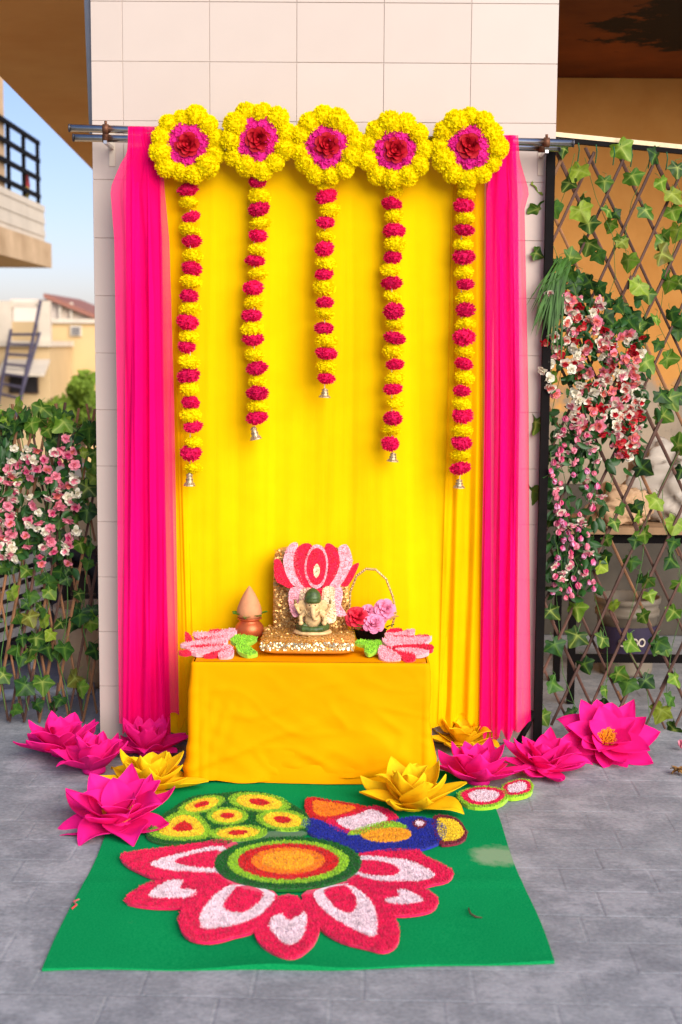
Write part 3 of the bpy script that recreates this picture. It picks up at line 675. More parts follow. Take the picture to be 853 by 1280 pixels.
# ------------------------------------------------------------------ tufted (yarn) pieces
TUFT_N = [0]
def tmat(name, rgb): return pm('yarn_'+name, rgb, .9, .22, 45, .35, 200, spec=.15, sheen=.25)
YARN = {k: tmat(k, v) for k, v in dict(magenta=(.74, .006, .08), white=(.83, .66, .70), dgreen=(.006, .12, .010), lgreen=(.30, .55, .02), red=(.62, .012, .012),
        orange=(.86, .24, .006), amber=(.90, .40, .012), yellow=(.88, .62, .02), blue=(.012, .022, .30), maroon=(.20, .01, .03), pink=(.92, .42, .46), crimson=(.78, .01, .05), cream=(.82, .66, .42), leaf=(.30, .62, .03), gold=(.66, .42, .10)).items()}
def tuft(name, poly, fmap, nrm, mat, parent, h=.012, base=0, ex=(), dens=170000, sm=3, blen=.010, lean=.6, bw=.0028):
    """a pile of yarn over a traced outline: backing slab with raised pile, every strand a blade"""
    TUFT_N[0] += 1; rr = random.Random(TUFT_N[0])
    nrm = Vector(nrm).normalized(); P2 = smoothpoly(poly, sm) if sm > 1 else list(poly)
    h = .004+(h-.006)*.35+(TUFT_N[0] % 7)*.0001
    P3 = [fmap(*p) for p in P2]; n = len(P3); mb = MB()
    tris = tessellate_polygon([[Vector((p[0], p[1], 0)) for p in P2]])
    cen = sum(P3, Vector())/n
    top = [p+nrm*h+(cen-p)*.0 for p in P3]; bot = [p+nrm*base for p in P3]
    mb.add(top+bot, [tuple(t) for t in tris]+[(i, (i+1) % n, n+(i+1) % n, n+i) for i in range(n)])
    exs = [smoothpoly(e, sm) if sm > 1 else e for e in ex]
    xs = [p[0] for p in P2]; ys = [p[1] for p in P2]; x0, x1, y0, y1 = min(xs), max(xs), min(ys), max(ys)
    e1 = (fmap(x1, (y0+y1)/2)-fmap(x0, (y0+y1)/2)).length; e2 = (fmap((x0+x1)/2, y1)-fmap((x0+x1)/2, y0)).length
    N = int(e1*e2*dens)
    for _ in range(N):
        q = (rr.uniform(x0, x1), rr.uniform(y0, y1))
        if not inside(q, P2) or any(inside(q, e) for e in exs): continue
        p = fmap(*q)+nrm*(h-.003); l = Vector((rr.gauss(0, 1), rr.gauss(0, 1), rr.gauss(0, 1))); d = (nrm+l*lean*.6).normalized()
        s = d.cross(Vector((rr.gauss(0, 1), rr.gauss(0, 1), rr.gauss(0, 1)))).normalized()*bw*.5; L = blen*rr.uniform(.6, 1.15)
        mb.add([p-s, p+s, p+d*L+s*.7, p+d*L-s*.7], [(0, 1, 2, 3)])
    o = mb.build(name, mat, parent); return o
def zoomed(pts, ox=140, oy=960, k=.5393): return [(ox+x*k, oy+y*k) for x, y in pts]
def ell(cx, cy, rx, ry, n=14, rot=0): return [(cx+rx*cos(2*pi*i/n)*cos(rot)-ry*sin(2*pi*i/n)*sin(rot), cy+rx*cos(2*pi*i/n)*sin(rot)+ry*sin(2*pi*i/n)*cos(rot)) for i in range(n)]

# green mat
def mat_mat():
    n = NT('green_felt_mat'); co = n.coord('Object')
    c = n.ramp(n.noise(1.4, 4, .6, co), [(.3, (.001, .22, .06)), (.7, (.003, .29, .082))])
    c = n.mix(.25, c, n.ramp(n.noise(160, 2, .5, co), [(.3, (.002, .11, .03)), (.7, (.03, .40, .13))]))
    P = gz(620, 1070); Cc = (gz(52, 1216)+gz(694, 1207)+Vector((-.87, -.45, 0))+Vector((.58, -.45, 0)))/4
    d = n.n('VectorMath', operation='DISTANCE'); n.l(co, d.inputs[0]); d.inputs[1].default_value = (P.x-Cc.x, P.y-Cc.y, 0)
    a = n.n('Math', operation='MULTIPLY_ADD'); n.l(n.noise(14, 5, .7, co), a.inputs[0]); a.inputs[1].default_value = -.13; n.l(d.outputs['Value'], a.inputs[2])
    k = n.ramp(a.outputs[0], [(0, (.5,)*3), (.015, (.3,)*3), (.05, (0,)*3)]); c = n.mix(k, c, lin(176, 178, 150))
    k2 = n.ramp(n.noise(5, 6, .75, co), [(.66, (0,)*3), (.8, (.22,)*3)]); c = n.mix(k2, c, lin(150, 176, 140))
    return n.done(n.bsdf(c, .9, 0, .0, n.bump(n.noise(60, 4, .6, co), .2, .003)))
q = [gz(52, 1216), gz(694, 1207), Vector((.585, -.45, 0)), Vector((-.87, -.45, 0))]
def matf(u, v):
    p = lerp(lerp(q[0], q[1], u), lerp(q[3], q[2], u), v); p.y += (.010*sin(u*7+1)+.005*sin(u*19))*(1-v)**3; p.x += .006*sin(v*11)*(2*u-1)**3; e = math.exp(-v*30)
    p.z = .0045+.003*(mnoise.noise(Vector((u*5, v*5, 0)))+.4)+.016*e*max(0, mnoise.noise(Vector((u*3.3, 4, 1)))+.15)+.006*max(0, .25-abs(mnoise.noise(Vector((u*2.2+v*.7, v*2.4, 9)))))+.003*math.exp(-((v-.34)/.012)**2)+.0025*math.exp(-((u-.52)/.01)**2); return p
mb = MB().grid(60, 60, matf); nb_ = len(mb.v)
edge = [i for i in range(61)]+[61*j+60 for j in range(1, 61)]+[61*60+59-i for i in range(60)]+[61*j for j in range(59, 0, -1)]
mb.add([(mb.v[i][0], mb.v[i][1], .0005) for i in edge], []); n_ = len(edge)
for i in range(n_): mb.f.append((edge[i], nb_+i, nb_+(i+1) % n_, edge[(i+1) % n_])); mb.mi.append(0)
o = mb.build('green_mat', mat_mat(), None, True); o.data.set_sharp_from_angle(angle=radians(40)); tag(o, 'rectangular green felt mat with pale scuffs in front of the draped table', 'mat')
GM = lambda x, y: gz(x, y, .011)
UPV = (0, 0, 1)
# lotus rangoli
c = GM(360, 1082); LR = empty('lotus_rangoli', c, 'large tufted magenta and white lotus rangoli with ringed orange centre on green mat', 'rangoli')
Wz = zoomed
pet = [
 ([(22, 205), (60, 197), (160, 185), (285, 172), (300, 230), (290, 275), (200, 272), (110, 262), (60, 243), (28, 224)], [(90, 228), (150, 207), (262, 188), (268, 245), (180, 246), (120, 241)], [(145, 225), (190, 207), (262, 199), (262, 236), (190, 236)]),
 ([(30, 310), (90, 270), (190, 262), (230, 270), (210, 312), (165, 327), (80, 326)], [(85, 302), (122, 272), (165, 268), (158, 286), (195, 292), (185, 306), (120, 308)], None),
 ([(160, 335), (190, 295), (270, 262), (330, 280), (385, 300), (340, 375), (285, 395), (230, 408), (180, 400), (158, 372)], [(210, 378), (206, 345), (235, 305), (290, 275), (378, 296), (345, 347), (290, 370), (245, 378)], [(300, 278), (265, 315), (263, 335), (295, 343), (328, 330), (352, 294)]),
 ([(332, 375), (362, 335), (408, 295), (460, 330), (482, 368), (468, 412), (425, 445), (388, 441), (345, 412)], [(366, 375), (372, 356), (392, 345), (410, 361), (430, 352), (449, 342), (450, 372), (440, 402), (412, 419), (385, 402)], None),
 ([(478, 370), (440, 298), (500, 280), (570, 262), (615, 290), (650, 340), (666, 382), (660, 415), (630, 430), (590, 421), (530, 405)], [(466, 297), (500, 280), (545, 276), (590, 305), (613, 345), (612, 396), (580, 390), (530, 365), (490, 335)], [(492, 288), (540, 280), (566, 310), (561, 340), (535, 342), (508, 320)]),
 ([(600, 290), (640, 272), (690, 268), (745, 298), (756, 315), (740, 335), (690, 345), (640, 340)], [(637, 310), (668, 304), (660, 292), (675, 289), (702, 298), (722, 315), (680, 322), (640, 320)], None),
 ([(540, 215), (640, 195), (708, 195), (725, 208), (765, 228), (791, 245), (780, 265), (740, 275), (690, 288), (620, 290), (550, 270)], [(562, 212), (640, 215), (700, 225), (745, 250), (738, 263), (690, 270), (620, 268), (562, 250)], [(562, 222), (630, 225), (666, 242), (655, 256), (600, 256), (562, 241)])]
DISK = ell(360.5, 1081.5, 93, 41.5, 24)
for (a, b, d) in pet:
    a = Wz(a); b = Wz(b); p = tuft('petal', a, GM, UPV, YARN['magenta'], LR, .012, -.002, (b, DISK))
    w = tuft('petal_stripe', b, GM, UPV, YARN['white'], p, .0155, 0, (Wz(d), DISK) if d else (DISK,))
    if d: tuft('petal_heart', Wz(d), GM, UPV, YARN['magenta'], p, .0185, 0, (DISK,))
c0 = GM(360.5, 1081); R0 = (GM(449, 1081)-GM(271, 1081)).length/2*1.03
IM = lambda x, y: Vector((c0.x+x*R0, c0.y+y*R0*.98, .011))
for k, (r0, r1, yc) in enumerate(((1, .83, 'dgreen'), (.83, .69, 'lgreen'), (.69, .50, 'red'), (.50, .36, 'orange'), (.36, 0, 'amber'))):
    tuft('centre_ring', ell(0, 0, r0, r0, 30), IM, UPV, YARN[yc], LR, .0215+.0035*k, 0, (ell(0, 0, r1, r1, 30),) if r1 else (), 110000, 1)
# peacock rangoli
PR = empty('peacock_rangoli', GM(400, 1035), 'tufted peacock rangoli with blue body and green eyed tail above the lotus rangoli', 'rangoli')
fe = [ell(208, 92, 50, 17, 14, -.25), ell(342, 86, 66, 21, 14, .12), ell(268, 118, 44, 19), ell(396, 127, 56, 22, 14, .1), [(95, 160), (120, 130), (165, 108), (205, 122), (225, 150), (212, 168), (150, 172)], ell(292, 157, 62, 16, 14, -.05)]
tail = [(80, 155), (108, 122), (150, 92), (190, 70), (250, 64), (310, 58), (370, 66), (412, 86), (452, 112), (458, 148), (420, 172), (380, 200), (300, 185), (230, 178), (140, 180), (95, 172)]
tl_ = tuft('tail', Wz(tail), GM, UPV, YARN['dgreen'], PR, .010, -.002, [Wz(f) for f in fe]+[DISK])
def scaled(P, k): cx = sum(p[0] for p in P)/len(P); cy = sum(p[1] for p in P)/len(P); return [(cx+(x-cx)*k, cy+(y-cy)*k) for x, y in P]
for f in fe:
    a = scaled(f, 1.10); b = scaled(f, .80); d = scaled(f, .36)
    p = tuft('tail_feather', Wz(a), GM, UPV, YARN['lgreen'], tl_, .0135, 0, (Wz(b),))
    p2 = tuft('feather_eye', Wz(b), GM, UPV, YARN['yellow' if f is not fe[1] else 'yellow'], tl_, .0165, 0, (Wz(d),)); tuft('feather_heart', Wz(d), GM, UPV, YARN['red'], tl_, .0195, 0)
cr = [(447, 88), (458, 72), (510, 80), (590, 95), (570, 110), (500, 128), (458, 118)]
p = tuft('crest', Wz(cr), GM, UPV, YARN['red'], PR, .010, -.002, (Wz(scaled(cr, .68)),)); tuft('crest_heart', Wz(scaled(cr, .68)), GM, UPV, YARN['orange'], p, .0135)
ng = [(495, 128), (560, 110), (612, 92), (665, 122), (610, 148), (545, 160)]
p = tuft('neck', Wz(ng), GM, UPV, YARN['magenta'], PR, .0105, -.002, (Wz(scaled(ng, .7)),)); tuft('neck_stripe', Wz(scaled(ng, .7)), GM, UPV, YARN['white'], p, .014)
bk = [(745, 118), (795, 120), (822, 150), (816, 170), (790, 180), (755, 176)]
p = tuft('beak', Wz(bk), GM, UPV, YARN['maroon'], PR, .0095, -.002, (Wz(scaled(bk, .78)),)); tuft('beak_heart', Wz(scaled(bk, .78)), GM, UPV, YARN['yellow'], p, .0135)
wg = [(575, 160), (620, 147), (680, 148), (693, 164), (670, 176), (608, 178)]; wl = [(545, 160), (590, 140), (650, 130), (684, 146), (620, 150), (575, 162)]
bd = [(440, 135), (460, 122), (510, 138), (560, 158), (590, 140), (650, 128), (690, 118), (735, 122), (768, 136), (776, 160), (755, 180), (700, 196), (620, 198), (560, 194), (505, 170), (465, 160)]
eye = ell(713, 136, 15, 11)
p = tuft('body', Wz(bd), GM, UPV, YARN['blue'], PR, .0145, -.002, (Wz(wg), Wz(wl), Wz(eye)))
tuft('wing', Wz(wl), GM, UPV, YARN['lgreen'], p, .0175); tuft('wing', Wz(wg), GM, UPV, YARN['amber'], p, .0205)
tuft('eye', Wz(eye), GM, UPV, YARN['maroon'], p, .018, 0, (Wz(scaled(eye, .62)),)); tuft('eye_white', Wz(scaled(eye, .62)), GM, UPV, YARN['white'], p, .021)
# two petal pieces beside the mat
for P, lab in (([(572, 994), (600, 985), (632, 990), (634, 1000), (615, 1010), (585, 1009)], 'pink and white tufted petal piece with green rim at the mat corner'), ([(628, 984), (650, 976), (665, 980), (664, 992), (645, 998), (630, 996)], 'smaller pink tufted petal piece with green rim lying on the cement')):
    cx = gz(*P[0], .002); o_ = empty('tufted_petal', gz((P[0][0]+P[2][0])/2, P[0][1], 0), lab, 'decoration')
    FM = lambda x, y: gz(x, y, .013)
    tuft('rim', P, FM, UPV, YARN['lgreen'], o_, .008, -.011, (scaled(P, .86),)); tuft('field', scaled(P, .86), FM, UPV, YARN['magenta'], o_, .012, 0, (scaled(P, .6),)); tuft('stripe', scaled(P, .6), FM, UPV, YARN['white'], o_, .016)

# ------------------------------------------------------------------ on the table
# gold sequin cushions
M_gold = pm('gold_brocade', lin(206, 158, 84), .5, .25, 60, .4, 300, metal=.35)
M_seq = pm('gold_sequin', lin(214, 166, 96), .3, .4, 4, metal=.6, rnd=0); M_sil = pm('silver_sequin', lin(224, 204, 160), .2, .4, 4, metal=.75)
M_ssat = pm('gold_satin', lin(214, 160, 62), .4, .1, 10, metal=.2)
zc = ZT+.006
def superbox(c, r, e=5, n=28, m=14, pinch=.0):
    mb = MB()
    for i in range(m+1):
        th = pi*i/m
        for k in range(n):
            w = 2*pi*k/n; sg = lambda x, p: math.copysign(abs(x)**p, x)
            x = sg(cos(w), 2/e); y = sg(sin(w), 2/e); s = sin(th)**(2/4.0) if sin(th) > 0 else 0
            mb.v.append((c[0]+r[0]*x*s, c[1]+r[1]*y*s, c[2]-r[2]*sg(cos(th), .8)))
    for i in range(m):
        for k in range(n): mb.f.append((i*n+k, i*n+(k+1) % n, (i+1)*n+(k+1) % n, (i+1)*n+k)); mb.mi.append(0)
    return mb
fl_, fr_ = gz(323, 821, zc), gz(445, 821, zc); cxx = (fl_.x+fr_.x)/2; wS = (fr_.x-fl_.x)/2
SC = empty('seat_cushion', (cxx, fl_.y+.19, zc), 'flat gold sequinned cushion lying under the elephant figurine', 'cushion')
ySC = fl_.y+.19; hS = .030
superbox((cxx, ySC, zc+hS), (wS, .19, hS), 7, 40, 14).build('cover', M_ssat, SC, True)
def sequin_sheet(N, fn, size, seed, jit=.35):
    rr = random.Random(seed); mb = MB()
    for _ in range(N):
        p, nr = fn(rr); nr = (nr+Vector((rr.gauss(0, jit), rr.gauss(0, jit), rr.gauss(0, jit)))).normalized(); t = nr.orthogonal().normalized(); b = nr.cross(t); s = size*rr.uniform(.7, 1.2)
        mb.add([p+(t*cos(2*pi*k/6)+b*sin(2*pi*k/6))*s+nr*.001 for k in range(6)], [tuple(range(6))])
    return mb
def seat_rows(rr):
    x = rr.uniform(-.97, .97)*wS; y = round(rr.uniform(-.95, .9)*.19/.0085)*.0085; z = zc+2*hS+.0015 - .014*max(0, abs(x)/wS-.85)/.15
    return Vector((cxx+x, ySC+y, z)), Vector((0, -.35, 1))
tag(sequin_sheet(2600, seat_rows, .0038, 1).build('sequins', M_seq, SC), kind='stuff')
def seat_edge(rr):
    a = rr.uniform(0, 1); return Vector((cxx+rr.uniform(-.96, .96)*wS, ySC-.19-.002+.012*a*a, zc+hS*(.95+1.0*a))), Vector((0, -1, a))
tag(sequin_sheet(520, seat_edge, .0042, 2, .6).build('silver_sequins', M_sil, SC), kind='stuff')
# back cushion (leaning)
bl, brr = at(341, 735, -.2), at(437, 735, -.2); bx = (bl.x+brr.x)/2; bw_ = (brr.x-bl.x)/2; zB = zc+.012; zTp = at(390, 683, -.16).z; hB = (zTp-zB)/2
BC = empty('back_cushion', (bx, -.20, zB), 'square gold sequinned cushion propped upright behind the tufted lotus', 'cushion', rot=(radians(-9), 0, radians(-1)))
mb = superbox((0, 0, 0), (bw_, hB, .035), 8, 40, 12); mb.v = [(v[0], v[2], v[1]+hB) for v in mb.v]; mb.f = [tuple(reversed(f)) for f in mb.f]
me = mb.mesh('cover', M_gold, True); inst('cover', me, BC)
def back_f(rr): return Vector((rr.uniform(-.96, .96)*bw_, -.0365, hB+rr.uniform(-.96, .96)*hB)), Vector((0, -1, .2))
me = sequin_sheet(2400, back_f, .0052, 3, .5); tag(inst('sequins', me.mesh('sequins', [M_seq]), BC), kind='stuff')
# upright tufted lotus
def z5(pts): return [(320+x*.1641, 670+y*.1641) for x, y in pts]
YL = -.268
LF = lambda x, y: at(x, y, YL+.10*(735-y)/60*.9)
LN = Vector((0, -1, .16)).normalized()
UL = empty('upright_tufted_lotus', LF(393, 778), 'upright tufted lotus in red and pale pink propped on the gold cushion', 'decoration')
def up(nm, pts, yc, h, ex=(), par=None, **kw): return tuft(nm, z5(pts), LF, LN, YARN[yc], par or UL, h, -.006, [z5(e) for e in ex], 110000, 3, .008, .5, .0036)
up('petal', [(140, 190), (185, 185), (230, 290), (285, 370), (262, 398), (200, 370), (150, 330)], 'crimson', .006)
up('petal', [(785, 205), (770, 260), (730, 340), (690, 385), (650, 372), (700, 280), (735, 225)], 'crimson', .007)
up('petal', [(285, 50), (320, 60), (318, 120), (330, 260), (385, 390), (340, 400), (270, 360), (225, 270), (210, 180), (240, 90)], 'pink', .009)
up('petal', [(690, 65), (725, 130), (735, 210), (700, 290), (640, 380), (560, 395), (590, 320), (630, 190), (630, 90)], 'pink', .0095)
up('petal', [(375, 55), (430, 75), (405, 150), (385, 240), (400, 330), (425, 395), (370, 390), (310, 300), (288, 190), (310, 100)], 'crimson', .013)
up('petal', [(545, 55), (600, 80), (635, 150), (635, 230), (600, 320), (545, 385), (505, 395), (540, 310), (552, 200), (525, 100)], 'crimson', .0135)
oo = [(465, 65), (520, 95), (550, 190), (540, 300), (505, 380), (450, 400), (405, 360), (372, 270), (385, 160), (420, 90)]
oi_ = scaled(oo, .84); p = up('centre_petal', oo, 'pink', .016, (oi_,)); up('centre_field', oi_, 'crimson', .0195, ([(465, 210), (488, 250), (480, 300), (455, 318), (438, 260)],), p); up('centre_eye', [(465, 210), (488, 250), (480, 300), (455, 318), (438, 260)], 'cream', .0225, (), p)
up('lower_petal', [(265, 400), (330, 385), (400, 395), (395, 480), (370, 560), (300, 620), (262, 560), (250, 470)], 'pink', .011)
up('lower_petal', [(600, 385), (655, 395), (660, 470), (650, 530), (690, 600), (620, 610), (590, 560), (590, 470)], 'pink', .0115)
up('lower_petal', [(425, 405), (510, 400), (520, 470), (500, 580), (440, 590), (420, 500)], 'crimson', .0125)
up('lower_petal', [(345, 410), (430, 400), (430, 500), (420, 640), (350, 640), (330, 520)], 'cream', .014); up('lower_petal', [(512, 400), (598, 395), (600, 480), (612, 640), (540, 660), (500, 600)], 'cream', .0145)
# elephant figurine
fb = gz(391, 792, zc+2*hS+.003); s_ = .19
EF = empty('elephant_figurine', (fb.x, fb.y, zc+2*hS+.004), 'small ivory seated elephant-headed figurine with green crown on the gold cushion', 'figurine')
M_iv = pm('ivory_resin', lin(206, 172, 118), .6, .25, 60, .3); M_gr = pm('green_enamel', lin(62, 82, 36), .45, .45, 60); M_br = pm('bronze_paint', lin(126, 98, 56), .45, .3, 40)
def rem(mb, name, mat, parent, vox=.0022):
    mb.v = [tuple(Vector(v)*s_) for v in mb.v]; me = mb.mesh(name, mat, True); o = inst(name, me, parent)
    r = o.modifiers.new('remesh', 'REMESH'); r.mode = 'VOXEL'; r.voxel_size = vox; r.use_smooth_shade = True
    sm = o.modifiers.new('smooth', 'SMOOTH'); sm.iterations = 3; return o
mb = MB().lathe([(.40, 0), (.44, .03), (.42, .07), (.36, .09)], 24, (0, 0, 0), 1, .75); rem(mb, 'base', M_iv, EF)
mb = MB()
mb.ell((0, .02, .30), (.19, .17, .20)); mb.ell((0, .03, .46), (.15, .12, .13)); mb.ell((0, -.02, .64), (.155, .14, .15)); mb.ell((0, -.10, .60), (.08, .08, .09))
mb.tube([(0, -.14, .60), (.01, -.20, .52), (.02, -.22, .43), (.05, -.20, .36), (.10, -.19, .35), (.12, -.19, .39)], [.065, .055, .047, .04, .034, .026], 10)
for s in (-1, 1):
    mb.ell((s*.22, .03, .63), (.12, .03, .13), 12, 8, Matrix.Rotation(s*.3, 3, 'Y')); mb.tube([(s*.13, 0, .50), (s*.27, -.03, .38), (s*.26, -.16, .28)], [.06, .052, .04], 8); mb.ell((s*.26, -.18, .27), (.06, .05, .055))
    mb.tube([(s*.12, .04, .50), (s*.30, .05, .46), (s*.38, .02, .60)], [.052, .045, .034], 8); mb.ell((s*.38, .01, .64), (.045, .04, .05)); mb.tube([(s*.06, -.12, .53), (s*.09, -.19, .51)], [.018, .008], 6)
rem(mb, 'body', M_iv, EF)
mb = MB()
for s in (-1, 1): mb.tube([(s*.05, .05, .16), (s*.30, -.06, .15), (s*.20, -.22, .14), (-s*.06, -.25, .13)], [.09, .1, .075, .06], 10); mb.ell((-s*.07, -.26, .12), (.07, .05, .04))
rem(mb, 'garment', M_gr, EF)
mb = MB().lathe([(.165, -.03), (.19, .01), (.185, .06), (.19, .09), (.175, .13), (.175, .16), (.14, .22), (.12, .24), (.07, .28), (.02, .30)], 18, (0, -.02, .735)); rem(mb, 'crown', M_gr, EF)
for s in (-1, 1):
    mb = MB().ell((s*.39, 0, .72), (.035, .03, .06)); rem(mb, 'attribute', M_br, EF)
    mb = MB().ell((s*.062, -.155, .665), (.016, .012, .014)); rem(mb, 'eye', M_black, EF, .0008)
mb = MB().tube([(.16*cos(a), -.09-.10*sin(a), .52-.12*sin(a)) for a in [pi*k/10 for k in range(11)]], .014, 6); rem(mb, 'necklace', M_br, EF, .001)
# copper pot with coconut
kb = gz(312, 793, zc); kb.y = max(min(kb.y, -.20), -.5); kb = Vector((at(312, 785, -.20).x, -.20, zc))
KP = empty('copper_pot', kb, 'small copper pot with green leaves topped by a pointed coconut', 'pot')
M_cop = pm('copper', lin(190, 96, 54), .4, .12, 20, metal=.45); ks = .064
mb = MB().lathe([(.45, 0), (.62, .06), (.90, .35), (1.0, .70), (.95, 1.0), (.78, 1.22), (.66, 1.34), (.66, 1.42), (.84, 1.50), (.86, 1.55), (.80, 1.58), (.60, 1.50)], 36); mb.v = [tuple(Vector(v)*ks) for v in mb.v]; inst('vessel', mb.mesh('vessel', M_cop, True), KP)
mb = MB().lathe([(.60, 1.50), (.82, 1.72), (.86, 1.95), (.80, 2.3), (.62, 2.75), (.40, 3.2), (.18, 3.55), (.05, 3.72), (0.01, 3.75)], 30); mb.v = [tuple(Vector(v)*ks) for v in mb.v]; inst('coconut', mb.mesh('coconut', pm('coconut_husk', lin(196, 134, 92), .75, .1, 30, .2), True), KP)
mb = MB().grid(4, 6, lambda u, v: Vector(((u-.5)*.9*sin(pi*min(.97, .1+v*.87))**.8, v*1.1, .25*v-.35*v*v+abs(u-.5)*.25))); mb.v = [tuple(Vector(v)*ks) for v in mb.v]; lf = mb.mesh('mango_leaf', pm('fresh_leaf', lin(84, 150, 44), .45, .2, 20, trans=.2), True)
for k in range(7): inst('leaf', lf, KP, Matrix.Rotation(k*2*pi/7+.3, 4, 'Z') @ Matrix.Translation((0, .55*ks, 1.58*ks)) @ Matrix.Rotation(.25+.15*(k % 3), 4, 'X') @ Matrix.Diagonal((.6, .72, .8, 1)))
# flower basket
bk_ = Vector((at(463, 790, -.24).x, -.24, zc)); FB = empty('flower_basket', bk_, 'little black planter with beaded arch handle holding artificial roses', 'basket')
mb = MB().lathe([(.050, 0), (.056, .006), (.070, .055), (.074, .06), (.066, .06), (.055, .02)], 22, (0, 0, 0), 1, .8); inst('planter', mb.mesh('planter', M_black, True), FB)
hp = [at(x, y, -.24)-bk_ for x, y in ((441, 786), (437, 765), (438, 740), (446, 720), (458, 711), (470, 712), (483, 724), (491, 745), (495, 765), (490, 784))]
mb = MB().tube(hp, .0045, 6)
for a, b in zip(hp, hp[1:]):
    for k in range(5): mb.ell(lerp(a, b, k/5), (.0062, .0062, .0062), 6, 4)
inst('handle', mb.mesh('handle', pm('bead_gold', lin(178, 150, 100), .35, .4, 60, metal=.5)), FB)
rp = rose_mesh(1, 'rose_pink', pm('rose_pink_petal', (.80, .26, .42), .6, .2, 20, trans=.15), 5); rr_ = rose_mesh(1, 'rose_crimson', pm('rose_crimson_petal', (.62, .01, .035), .6, .3, 20, trans=.1), 6)
for (px, py, R, me, y) in ((446, 772, .040, rr_, -.28), (481, 762, .038, rp, -.25), (467, 780, .038, rp, -.30), (460, 764, .026, rp, -.24), (452, 779, .026, rr_, -.26), (474, 772, .03, rp, -.24)):
    inst('rose', me, FB, Matrix.Translation(at(px, py, y)-bk_) @ Matrix.Rotation(1.0+random.uniform(-.3, .3), 4, 'X') @ Matrix.Rotation(random.uniform(0, 6), 4, 'Z') @ Matrix.Diagonal((R, R, R*.9, 1)))
for (px, py, w, m_) in ((455, 785, 2.4, 'fresh_leaf'), (488, 776, -1.3, 'tan_leaf'), (472, 789, 3.3, 'tan_leaf'), (448, 788, 2.9, 'fresh_leaf'), (484, 785, -2.2, 'fresh_leaf')):
    me = lf.copy(); me.materials[0] = pm(m_, lin(206, 160, 84), .5, .1, 20); inst('leaf', me, FB, Matrix.Translation(at(px, py, -.29)-bk_) @ Matrix.Rotation(w, 4, 'Z') @ Matrix.Rotation(.5, 4, 'X') @ Matrix.Scale(.6, 4))
# flat tufted lotuses at the table's corners
def TPm(x, y):
    d = ray(x, y); a = .36; z0 = ZT+.010; yb = YF+.06    # plane rising gently towards the curtain
    t = (z0-CAM.z + a*(CAM.y-yb))/(d.z-a*d.y); p = CAM+d*t; return p
TN = Vector((0, -.36, 1)).normalized()
def zl(pts): return [(215+x*.1524, 710+y*.1524) for x, y in pts]
def zr(pts): return [(430+x*.1524, 700+y*.1524) for x, y in pts]
for lab, zf, items in (('flat tufted pink lotus with green leaves beside the copper pot', zl, [
      ('crimson', [(110, 540), (135, 545), (175, 600), (160, 620), (115, 610)]), ('crimson', [(55, 695), (130, 680), (170, 695), (110, 712)]),
      ('crimson', [(310, 525), (380, 515), (420, 530), (360, 545), (310, 545)]), ('pink', [(180, 540), (300, 540), (400, 525), (500, 510), (535, 540), (460, 580), (300, 575), (210, 590)]),
      ('crimson', [(200, 590), (320, 572), (430, 562), (430, 580), (300, 600)]), ('pink', [(70, 635), (200, 605), (400, 570), (460, 600), (430, 640), (280, 650), (150, 650)]),
      ('crimson', [(150, 655), (280, 640), (420, 640), (400, 660), (200, 672)]), ('pink', [(115, 665), (200, 668), (400, 650), (440, 660), (340, 700), (200, 715)]),
      ('crimson', [(260, 725), (350, 695), (460, 655), (440, 690), (330, 735)]), ('pink', [(400, 690), (470, 640), (510, 690), (480, 740), (400, 748), (380, 725)]),
      ('leaf', [(480, 600), (540, 560), (640, 565), (700, 585), (640, 625), (560, 640)]), ('leaf', [(530, 640), (600, 635), (660, 670), (705, 710), (620, 725), (545, 690)])]),
    ('flat tufted pink lotus with green leaf beside the flower basket', zr, [
      ('crimson', [(345, 600), (400, 568), (475, 575), (470, 600), (400, 610)]), ('pink', [(345, 610), (440, 605), (560, 575), (580, 600), (520, 635), (400, 640), (345, 640)]),
      ('crimson', [(400, 635), (560, 630), (690, 625), (685, 645), (560, 650)]), ('pink', [(320, 655), (450, 645), (700, 640), (705, 660), (660, 690), (500, 705), (380, 715), (330, 690)]),
      ('crimson', [(400, 715), (540, 705), (700, 700), (735, 720), (715, 750), (640, 735), (480, 730)]), ('pink', [(420, 735), (560, 730), (690, 750), (680, 775), (600, 790), (480, 770)]),
      ('crimson', [(340, 715), (440, 755), (560, 775), (590, 810), (560, 850), (500, 850), (470, 800), (400, 760)]), ('pink', [(290, 720), (340, 725), (430, 775), (470, 815), (430, 838), (330, 835), (285, 790)]),
      ('leaf', [(90, 680), (140, 660), (230, 670), (300, 668), (300, 710), (200, 710), (130, 700)]), ('leaf', [(180, 710), (300, 690), (290, 735), (240, 770), (200, 780), (170, 750)])])):
    P0 = zf(items[5][1])[0]; TLo = empty('flat_tufted_lotus', TPm(*P0), lab, 'decoration')
    for k, (yc, P) in enumerate(items): tuft('leaf' if yc == 'leaf' else 'petal', zf(P), TPm, TN, YARN[yc], TLo, .008+.0025*(k % 4), -.01, (), 110000, 3, .009, .6, .0036)

